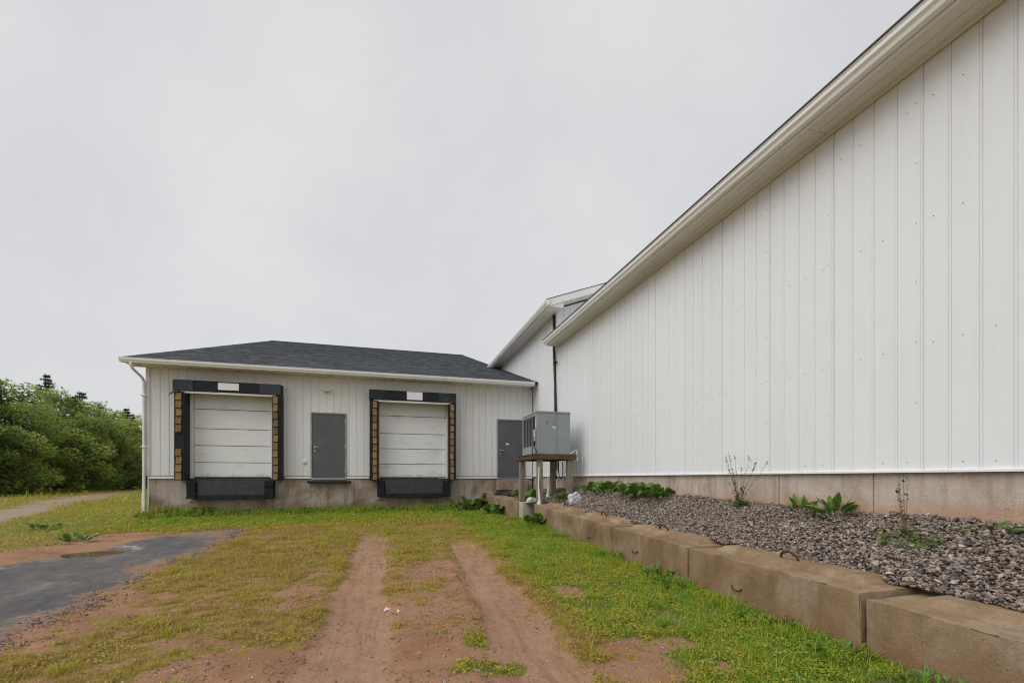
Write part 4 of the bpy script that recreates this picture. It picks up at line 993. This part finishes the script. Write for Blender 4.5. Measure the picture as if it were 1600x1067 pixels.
# thin tall weeds on the gravel
def tall_weed(label, x, y, n, hgt, spread, seed, lean=0):
    r_ = random.Random(seed); z = bz(x, y); t = thing('tall_weed', (x, y, z), label, 'plant')
    V, F, T = [], [], []
    for i in range(n):
        a = r_.uniform(0, 6.28); h = hgt*r_.uniform(.45, 1.0); s_ = spread*r_.uniform(.2, 1)
        ex, ey = s_*math.cos(a)*.35-.03, s_*math.sin(a)
        pts = [(x, y, z-.02), (x+ex*.3, y+ey*.3, z+h*.4), (x+ex*.75, y+ey*.75, z+h*.75), (x+ex, y+ey, z+h)]
        MB().tube(pts, [.0034, .0026, .0019, .0014], 5).build('stem', 'dry_stem', t)
        for q in range(20):
            f = r_.uniform(.03, 1)**1.3; k = min(2, int(f*3)); g = f*3-k
            p = Vector(pts[k]).lerp(Vector(pts[min(k+1, 3)]), g); d = Vector((r_.gauss(0, 1), r_.gauss(0, 1), r_.uniform(-.2, .8))).normalized()*r_.uniform(.03, .075)*(1.2-f)
            sd_ = d.cross(Vector((0, 0, 1))).normalized()*.015
            n0 = len(V); V += [tuple(p), tuple(p+d*.5+sd_), tuple(p+d), tuple(p+d*.5-sd_)]; F.append((n0, n0+1, n0+2, n0+3)); T.append(r_.uniform(0, .5))
        hb_ = MB(); top = Vector(pts[-1])
        for q in range(5):
            c = top+Vector((r_.gauss(0, .008), r_.gauss(0, .012), r_.gauss(0, .02)-.01)); s2 = .008
            hb_.add([c+Vector((s2, 0, 0)), c+Vector((-s2, 0, 0)), c+Vector((0, s2, 0)), c+Vector((0, -s2, 0)), c+Vector((0, 0, s2*1.3)), c-Vector((0, 0, s2*1.3))], [(0,2,4),(2,1,4),(1,3,4),(3,0,4),(2,0,5),(1,2,5),(3,1,5),(0,3,5)])
        hb_.build('seed_head', 'rusty_rebar', t)
    tag(npmesh('leaves', V, F, 'broad_leaf', t, T), kind='stuff')
tall_weed('sprawling dry weed with tall thin stems rising past the siding edge', 4.93, 5.33, 12, .78, .60, 1)
tall_weed('thin weed with dark seed heads standing in the gravel', 4.72, 3.05, 4, .62, .09, 2)
# low green mats in the gravel
def matplant(label, x, y, r0, n, seed):
    r_ = random.Random(seed); V, F, T = [], [], []
    for i in range(n):
        a = r_.uniform(0, 6.28); q = r0*math.sqrt(r_.random()); px, py = x+q*math.cos(a)*.6, y+q*math.sin(a); p = Vector((px, py, bz(px, py)+.03+r_.random()*.04))
        d = Vector((r_.gauss(0, 1), r_.gauss(0, 1), r_.uniform(0, .7))).normalized()*r_.uniform(.02, .045); sd_ = d.cross(Vector((0, 0, 1))).normalized()*.010
        n0 = len(V); V += [tuple(p), tuple(p+d*.5+sd_), tuple(p+d), tuple(p+d*.5-sd_)]; F.append((n0, n0+1, n0+2, n0+3)); T.append(r_.uniform(.5, 1))
    o = npmesh('creeping_weed', V, F, 'broad_leaf', None, T, origin=(x, y, bz(x, y))); tag(o, label, 'plant')
matplant('low bright green creeping weed in the gravel under the seed-headed stems', 4.62, 2.95, .26, 420, 1)
matplant('mossy olive mound at the foot of the sprawling dry weed', 4.95, 5.33, .13, 260, 5)
matplant('faint creeping weed in the gravel left of the burdocks', 4.55, 6.9, .14, 60, 2)

# ------------------------------------------------------------------ ground cover
def scatter(n, x0, x1, y0, y1):
    return RNG.uniform(x0, x1, n), RNG.uniform(y0, y1, n)
def visible_cut(X, Y):
    ok_ = ~((X > XB-.01) & (Y < 15.4)) & ~((X > 3.1) & (Y > 12)) & (Y < 15.42) | ((X < -6.95) & (Y >= 15.42))
    return ok_
def grass(parts):
    Vs, Fs, Ts = [], [], []; off = 0
    for (n, x0, x1, y0, y1, hmin, hmax, wd) in parts:
        X, Y = scatter(n, x0, x1, y0, y1); g, gr, ru, pt = masks(X, Y)
        patch = fbm(X*2.6, Y*2.6, 3, 120); cl = fbm(X*9, Y*9, 2, 122); tuft = sstep(.60, .74, fbm(X*4.5+3, Y*4.5, 2, 124))
        keep = visible_cut(X, Y) & (RNG.uniform(0, 1, n) < g**1.6*(.25+.8*patch)*(.25+1.5*sstep(.36, .62, cl))) & (drive_m(X, Y) < .02)
        X, Y, g, gr, patch, cl, tuft = X[keep], Y[keep], g[keep], gr[keep], patch[keep], cl[keep], tuft[keep]; m_ = len(X)
        if m_ == 0: continue
        Z = gz(X, Y)-.004
        H = RNG.uniform(hmin, hmax, m_)*(.45+.65*g)*(.4+.9*patch+1.1*tuft*RNG.uniform(.3, 1, m_)); a = RNG.uniform(0, 2*np.pi, m_); ln = RNG.uniform(.2, 1.3, m_)*H; W_ = wd*RNG.uniform(.6, 1.3, m_)
        dx_, dy_ = np.cos(a), np.sin(a); sx_, sy_ = -dy_*W_, dx_*W_
        V = np.empty((m_, 5, 3))
        V[:, 0] = np.stack([X-sx_, Y-sy_, Z], -1); V[:, 1] = np.stack([X+sx_, Y+sy_, Z], -1)
        mx_, my_ = X+dx_*ln*.35, Y+dy_*ln*.35
        V[:, 2] = np.stack([mx_-sx_*.8, my_-sy_*.8, Z+H*.65], -1); V[:, 3] = np.stack([mx_+sx_*.8, my_+sy_*.8, Z+H*.65], -1)
        V[:, 4] = np.stack([X+dx_*ln, Y+dy_*ln, Z+H*.95], -1)
        F0 = np.array([[0, 1, 3], [0, 3, 2], [2, 3, 4]])
        Vs.append(V.reshape(-1, 3)); Fs.append((F0[None]+(np.arange(m_)*5)[:, None, None]+off).reshape(-1, 3)); off += 5*m_
        tn = np.clip(.10+.60*gr+.35*(fbm(X*.9, Y*.9, 3, 130)-.5)+.5*(fbm(X*6, Y*6, 2, 132)-.5)+.22*tuft+RNG.normal(0, .15, m_), 0, 1); Ts.append(np.repeat(tn, 3))
    return np.concatenate(Vs), np.concatenate(Fs), np.concatenate(Ts)
V, F, T = grass([(330000, -3.4, 3.55, 2.2, 6.2, .012, .052, .0022), (190000, -3.6, 3.6, 6.2, 11, .018, .058, .0036), (85000, -6.9, 3.6, 11, 15.4, .025, .075, .006),
                 (60000, -16, -5.2, 8, 24, .02, .07, .011), (14000, -34, -10, 22, 60, .06, .22, .03), (10000, 3.18, 3.545, 1.6, 11.5, .04, .12, .0026), (9000, -6.9, 3.0, 14.6, 15.38, .06, .22, .006), (5000, 1.5, 3.5, 2.4, 10, .06, .15, .0026), (4000, -3, -.6, 3, 10, .05, .13, .0026)])
tag(npmesh('grass', V, F, 'grass_blade', None, T), 'short patchy turf, yellowish at left and bright green beside the blocks', kind='stuff')
def clover(parts):
    Vs, Ts = [], []
    for (n, x0, x1, y0, y1, s0, s1, hh, bias) in parts:
        X, Y = scatter(n, x0, x1, y0, y1); g, gr, ru, pt = masks(X, Y); patch = fbm(X*1.9+40, Y*1.9, 3, 140)
        keep = visible_cut(X, Y) & (RNG.uniform(0, 1, n) < g**1.5*sstep(.32, .62, patch+bias)*(.35+.65*sstep(.3, .6, gr))*(.2+1.4*sstep(.38, .6, fbm(X*8+5, Y*8, 2, 142)))) & (drive_m(X, Y) < -.05)
        X, Y, g, gr, patch = X[keep], Y[keep], g[keep], gr[keep], patch[keep]; m_ = len(X)
        S = RNG.uniform(s0, s1, m_); Z = gz(X, Y)+RNG.uniform(.002, hh, m_)*(.4+g*.8)
        a = RNG.uniform(0, 6.28, m_); ti = RNG.normal(0, .38, m_); tj = RNG.normal(0, .38, m_); ca, sa = np.cos(a), np.sin(a)
        C = np.stack([X, Y, Z], -1)
        U = np.stack([ca, sa, ti], -1)*S[:, None]; Wv = np.stack([-sa, ca, tj], -1)*S[:, None]*.62
        V = np.stack([C-U, C+Wv-U*.1, C+U, C-Wv-U*.1], 1); Vs.append(V.reshape(-1, 3))
        Ts.append(np.clip(.16+.58*gr+.5*(fbm(X*1.4, Y*1.4, 3, 150)-.5)+.5*(fbm(X*7, Y*7, 2, 152)-.5)+RNG.normal(0, .2, m_), 0, 1))
    V = np.concatenate(Vs); F = np.arange(len(V)).reshape(-1, 4); return V, F, np.concatenate(Ts)
V, F, T = clover([(260000, -3.4, 3.55, 2.2, 6.2, .005, .014, .034, .04), (150000, -3.6, 3.6, 6.2, 11, .006, .017, .040, .06), (80000, -6.9, 3.6, 11, 15.4, .012, .028, .05, .08), (40000, -14, -5.2, 8, 18, .012, .03, .05, 0)])
tag(npmesh('clover', V, F, 'grass_blade', None, T), 'low clover and ground weeds mixed through the turf', kind='stuff')
# thicker weeds at the foot of the dock foundation
n = 5200; X = RNG.uniform(-6.9, 3.0, n); Y = 15.36-np.abs(RNG.normal(0, .42, n)); patch = fbm(X*1.3, Y*.6, 3, 160)
k_ = RNG.uniform(0, 1, n) < sstep(.30, .62, patch+.06*(X > -3)); X, Y, patch = X[k_], Y[k_], patch[k_]; m_ = len(X)
S = RNG.uniform(.02, .065, m_)*(.6+.8*patch); Z = gz(X, Y)+RNG.uniform(.01, .20, m_)*patch*sstep(14.2, 15.3, Y)+.01; a = RNG.uniform(0, 6.28, m_)
C = np.stack([X, Y, Z], -1); U = np.stack([np.cos(a), np.sin(a), RNG.normal(0.1, .4, m_)], -1)*S[:, None]; Wv = np.stack([-np.sin(a), np.cos(a), RNG.normal(0, .4, m_)], -1)*S[:, None]*.6
V = np.stack([C-U, C+Wv, C+U, C-Wv], 1).reshape(-1, 3)
tag(npmesh('wall_weeds', V, np.arange(len(V)).reshape(-1, 4), 'broad_leaf', None, np.clip(RNG.normal(.80, .2, m_), 0, 1)), 'band of leafy weeds along the dock foundation', kind='stuff')
# yellow and white flower heads
n = 2600; X, Y = scatter(n, -3.2, 3.5, 2.3, 12); g, gr, ru, pt = masks(X, Y); ptc = fbm(X*.9+7, Y*.9, 3, 170)
k_ = visible_cut(X, Y) & (RNG.uniform(0, 1, n) < g*sstep(.5, .68, ptc)) & (drive_m(X, Y) < -.1); X, Y = X[k_], Y[k_]; m_ = len(X); S = RNG.uniform(.004, .0075, m_)
C = np.stack([X, Y, gz(X, Y)+RNG.uniform(.02, .05, m_)], -1)
V = np.stack([C+np.stack([S*a_, S*b_, S*0+c_*S*.4], -1) for a_, b_, c_ in ((1, 0, 0), (0, 1, 1), (-1, 0, 0), (0, -1, -1))], 1).reshape(-1, 3)
tag(npmesh('flowers', V, np.arange(len(V)).reshape(-1, 4), 'flower', None, RNG.choice([.1, .3, .5, 1.0], m_, p=[.35, .3, .25, .1])), 'tiny yellow and white flower heads dotted in the turf', kind='stuff')
# pebbles on the bare soil and crumbs of broken asphalt
def pebbles(name, label, X, Y, smin, smax, mat, tint, flat=.6):
    m_ = len(X); S = np.clip(RNG.lognormal(math.log((smin+smax)/2*.7), .45, m_), smin, smax); R = rand_rot(m_, flat); VV, FF, TT = [], [], []; off = 0
    Z = gz(X, Y)
    for k in range(4):
        q = np.arange(m_) % 4 == k; Vs, Fs = SHAPES[k]
        P = np.einsum('nij,vj->nvi', R[q], Vs)*S[q][:, None, None]+np.stack([X[q], Y[q], Z[q]+S[q]*.12], -1)[:, None]
        c = int(q.sum()); VV.append(P.reshape(-1, 3)); FF.append((Fs[None]+(np.arange(c)*len(Vs))[:, None, None]+off).reshape(-1, 3)); off += c*len(Vs); TT.append(np.repeat(tint[q], len(Fs)))
    tag(npmesh(name, np.concatenate(VV), np.concatenate(FF), mat, None, np.concatenate(TT)), label, kind='stuff')
X, Y = scatter(9000, -3.2, 2.2, 2.3, 11); g, gr, ru, pt = masks(X, Y); k_ = (RNG.uniform(0, 1, 9000) < (1-g)*(1-.85*ru)*.8*sstep(.35, .6, fbm(X*1.2, Y*1.2, 3, 180))) & (drive_m(X, Y) < 0)
pebbles('pebbles', 'small pebbles scattered over the bare soil', X[k_], Y[k_], .004, .022, 'gravel_mass', np.clip(RNG.normal(.72, .16, k_.sum()), 0, 1))
X, Y = scatter(60000, -3.3, 3.5, 2.3, 10.5); g, gr, ru, pt = masks(X, Y); k_ = (RNG.uniform(0, 1, 60000) < (1-.6*g)*((1-.85*ru)*sstep(.38, .66, fbm(X*2.3, Y*2.3, 3, 190))+2.2*ru*(1-ru))) & (drive_m(X, Y) < .05) & visible_cut(X, Y)
pebbles('soil_clods', 'crumbs of red soil on the yard', X[k_], Y[k_], .003, .016, 'clod', RNG.uniform(0, 1, k_.sum()))
X, Y = scatter(60000, -4.4, -2.6, 3, 11.8); dmv = drive_m(X, Y); k_ = (RNG.uniform(0, 1, 60000) < .8*np.exp(-((dmv-.14)/.24)**2)*(X > -4.2)*(.15+1.2*sstep(.4, .62, fbm(X*3, Y*3, 3, 195)))) 
pebbles('asphalt_crumbs', 'crumbled dark asphalt along the near driveway edge', X[k_], Y[k_], .005, .024, 'gravel_mass', np.clip(RNG.normal(.25, .2, k_.sum()), 0, 1))
for k, (x, y, s_, lab) in enumerate([(-.02, 4.62, .050, 'largest pale stone on the soil between the wheel ruts'), (.10, 4.50, .034, 'small flat stone right of the largest pale one')]):
    V, F = SHAPES[k+3]; me = bpy.data.meshes.new('loose_stone'); me.from_pydata((V*s_).tolist(), [], F.tolist()); me.materials.append(MATS['pale_stone'])
    o = bpy.data.objects.new('loose_stone', me); COL.objects.link(o); o.location = (x, y, gzf(x, y)+s_*.2); tag(o, lab, 'stone')

# ------------------------------------------------------------------ trees along the far field edge
def quad_leaves(C, S, seed, droop=0.0, aspect=.6):
    r_ = np.random.default_rng(seed); n = len(C); a = r_.uniform(0, 6.28, n)
    U = np.stack([np.cos(a), np.sin(a), r_.normal(-droop, .45, n)], -1)*S[:, None]; W_ = np.stack([-np.sin(a), np.cos(a), r_.normal(0, .5, n)], -1)*S[:, None]*aspect
    return np.stack([C-U, C+W_, C+U, C-W_], 1).reshape(-1, 3)
def leafy(seed, h, wide, nclump, nl):
    r_ = np.random.default_rng(seed); mb = MB(); rr = random.Random(seed)
    top = Vector((rr.uniform(-.3, .3), rr.uniform(-.3, .3), h*.8)); mb.tube([(0, 0, -.3), (.05, .03, h*.25), (top.x*.6, top.y*.6, h*.55), top], [.14, .11, .07, .02], 7)
    C, T, cents = [], [], []
    for k in range(nclump):
        zz = h*(.08+.86*(k+.5)/nclump); prof = math.sin(math.pi*min(1, .16+.80*(zz/h)))**.7
        a = k*2.4+rr.uniform(-.5, .5); q = wide*prof*rr.uniform(.25, .95); c = np.array([q*math.cos(a), q*math.sin(a), zz]); cents.append(c)
        mb.tube([(0, 0, zz*.55), (c[0]*.5, c[1]*.5, zz*.8), tuple(c)], [.05, .03, .01], 5)
        m_ = int(nl*rr.uniform(.7, 1.3)); rad = rr.uniform(.5, .95)*wide*.36
        P = r_.normal(0, 1, (m_, 3)); P /= np.linalg.norm(P, axis=1)[:, None]; P *= (r_.uniform(.25, 1, m_)**.5)[:, None]*rad*np.array([1.1, 1.1, .75]); P += r_.normal(0, .06, P.shape)
        C.append(c+P); base = rr.uniform(.10, .85)
        T.append(np.clip(base+r_.normal(0, .13, m_), 0, 1))
    C = np.concatenate(C); C[:, 2] = np.maximum(C[:, 2], .05); T = np.concatenate(T)
    V = quad_leaves(C, r_.uniform(.055, .12, len(C)), seed+1, .15)
    # a few bare-ish leading shoots break the outline
    return mb, V, T
def spruce(seed, h, wide, ragged=.25):
    r_ = np.random.default_rng(seed); rr = random.Random(seed); mb = MB(); mb.tube([(0, 0, -.3), (0.03, 0, h*.5), (rr.uniform(-.15, .15), rr.uniform(-.15, .15), h)], [.16, .09, .012], 7)
    C, S, T = [], [], []; z = h*.06
    while z < h*.985:
        f = 1-z/h; nb = rr.randint(7, 9)
        for b_ in range(nb):
            if rr.random() < ragged*.35: continue
            a = rr.uniform(0, 6.28); L = wide*(f**.75)*rr.uniform(.55, 1.1)+.08; m_ = int(16+90*L/wide*1.2)
            q = r_.uniform(.05, 1, m_); d = -.28*L*q+ .34*L*q**2.2
            sp = .16*L*(1.15-q)+.035
            lat = r_.normal(0, 1, m_)*sp
            C.append(np.stack([math.cos(a)*q*L-math.sin(a)*lat, math.sin(a)*q*L+math.cos(a)*lat, z+d+r_.normal(0, .045, m_)-np.abs(lat)*.3], -1))
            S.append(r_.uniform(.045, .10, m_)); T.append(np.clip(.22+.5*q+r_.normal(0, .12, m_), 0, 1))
            mb.tube([(0, 0, z), (math.cos(a)*L*.55, math.sin(a)*L*.55, z-.10*L), (math.cos(a)*L, math.sin(a)*L, z+.05*L)], [.022, .012, .004], 4, cap=False)
        z += .19+.10*f*rr.random()+.06
    C = np.concatenate(C); V = quad_leaves(C, np.concatenate(S), seed+1, .35, .42); return mb, V, np.concatenate(T)
VAR = {}
for k, (s_, h, wd, nc, nl) in enumerate([(101, 6.4, 2.2, 44, 190), (102, 7.4, 2.5, 48, 185), (103, 4.6, 2.4, 36, 210), (104, 9.0, 2.4, 50, 170)]): VAR['leafy%d' % k] = (leafy(s_, h, wd, nc, nl), 'tree_leaf')
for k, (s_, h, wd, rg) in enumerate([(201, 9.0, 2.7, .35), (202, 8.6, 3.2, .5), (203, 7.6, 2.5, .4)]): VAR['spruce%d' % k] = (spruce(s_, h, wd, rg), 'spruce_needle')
PROTO = {}
def tree(kind, x, y, s_, rot, name, label, cat, group):
    z = float(gbase(x, y)); t = thing(name, (x, y, z-.05), label, cat, group); t.rotation_euler = (0, 0, rot); t.scale = (s_, s_, s_)
    if kind not in PROTO:
        (mb, V, T), mat = VAR[kind]
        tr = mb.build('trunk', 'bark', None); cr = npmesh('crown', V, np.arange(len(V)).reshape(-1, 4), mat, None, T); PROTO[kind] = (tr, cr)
        tr.parent = t; cr.parent = t
    else:
        for o in PROTO[kind]:
            c = o.copy(); COL.objects.link(c); c.parent = t
ORD = ['first', 'second', 'third', 'fourth', 'fifth', 'sixth', 'seventh', 'eighth', 'ninth', 'tenth']
fr = [(-24.6, 33.6, 'leafy0', .98), (-23.9, 36.8, 'leafy2', 1.0), (-24.9, 40.2, 'leafy1', .92), (-24.3, 43.6, 'leafy2', 1.12), (-25.2, 47.0, 'leafy0', 1.05), (-24.8, 50.8, 'leafy1', .95), (-25.6, 54.4, 'leafy2', 1.2), (-26.2, 58.4, 'leafy0', 1.05)]
for i, (x, y, k, s_) in enumerate(sorted(fr, key=lambda q: q[0]/q[1])): tree(k, x, y, s_, i*1.7, 'leafy_tree', '%s leafy tree from the left in the front row of the wood' % ORD[i], 'tree', 'leafy trees along the field edge')
bk = [(-27.2, 34.6, 'leafy3', .86), (-27.6, 38.2, 'leafy3', 1.04), (-27.4, 42.6, 'leafy1', 1.06), (-27.6, 47.2, 'leafy3', .92), (-28.2, 52.0, 'leafy1', 1.1), (-28.4, 57.4, 'leafy3', .9), (-29.5, 63.0, 'leafy1', 1.1)]
for i, (x, y, k, s_) in enumerate(sorted(bk, key=lambda q: q[0]/q[1])): tree(k, x, y, s_*1.10, i*2.3+.5, 'leafy_tree', '%s leafy tree from the left in the second row of the wood' % ORD[i], 'tree', 'leafy trees behind the front row')
sp = [(-30.0, 37.6, 'spruce1', 1.05), (-28.6, 39.6, 'spruce1', 1.12), (-29.2, 42.2, 'spruce2', 1.18), (-29.0, 48.6, 'spruce0', 1.12), (-29.2, 53.6, 'spruce2', 1.26), (-29.4, 56.6, 'spruce1', 1.1), (-28.6, 61.2, 'spruce0', .98), (-29.4, 66.5, 'spruce2', 1.15)]
sp = [(-28.2, 35.4, 'spruce2', 1.12)]+sp[:2]+[(-27.8, 41.6, 'spruce0', .98)]+sp[2:4]+[(-28.4, 51.0, 'spruce1', 1.08)]+sp[4:6]+[(-28.0, 58.8, 'spruce2', 1.16)]+sp[6:]
ORD += ['eleventh', 'twelfth']
for i, (x, y, k, s_) in enumerate(sorted(sp, key=lambda q: q[0]/q[1])): tree(k, x, y, s_*(1.03 if i % 2 else .98), i*1.1, 'spruce_tree', '%s dark spruce from the left at the back of the wood' % ORD[i], 'tree', 'spruces at the back of the wood')
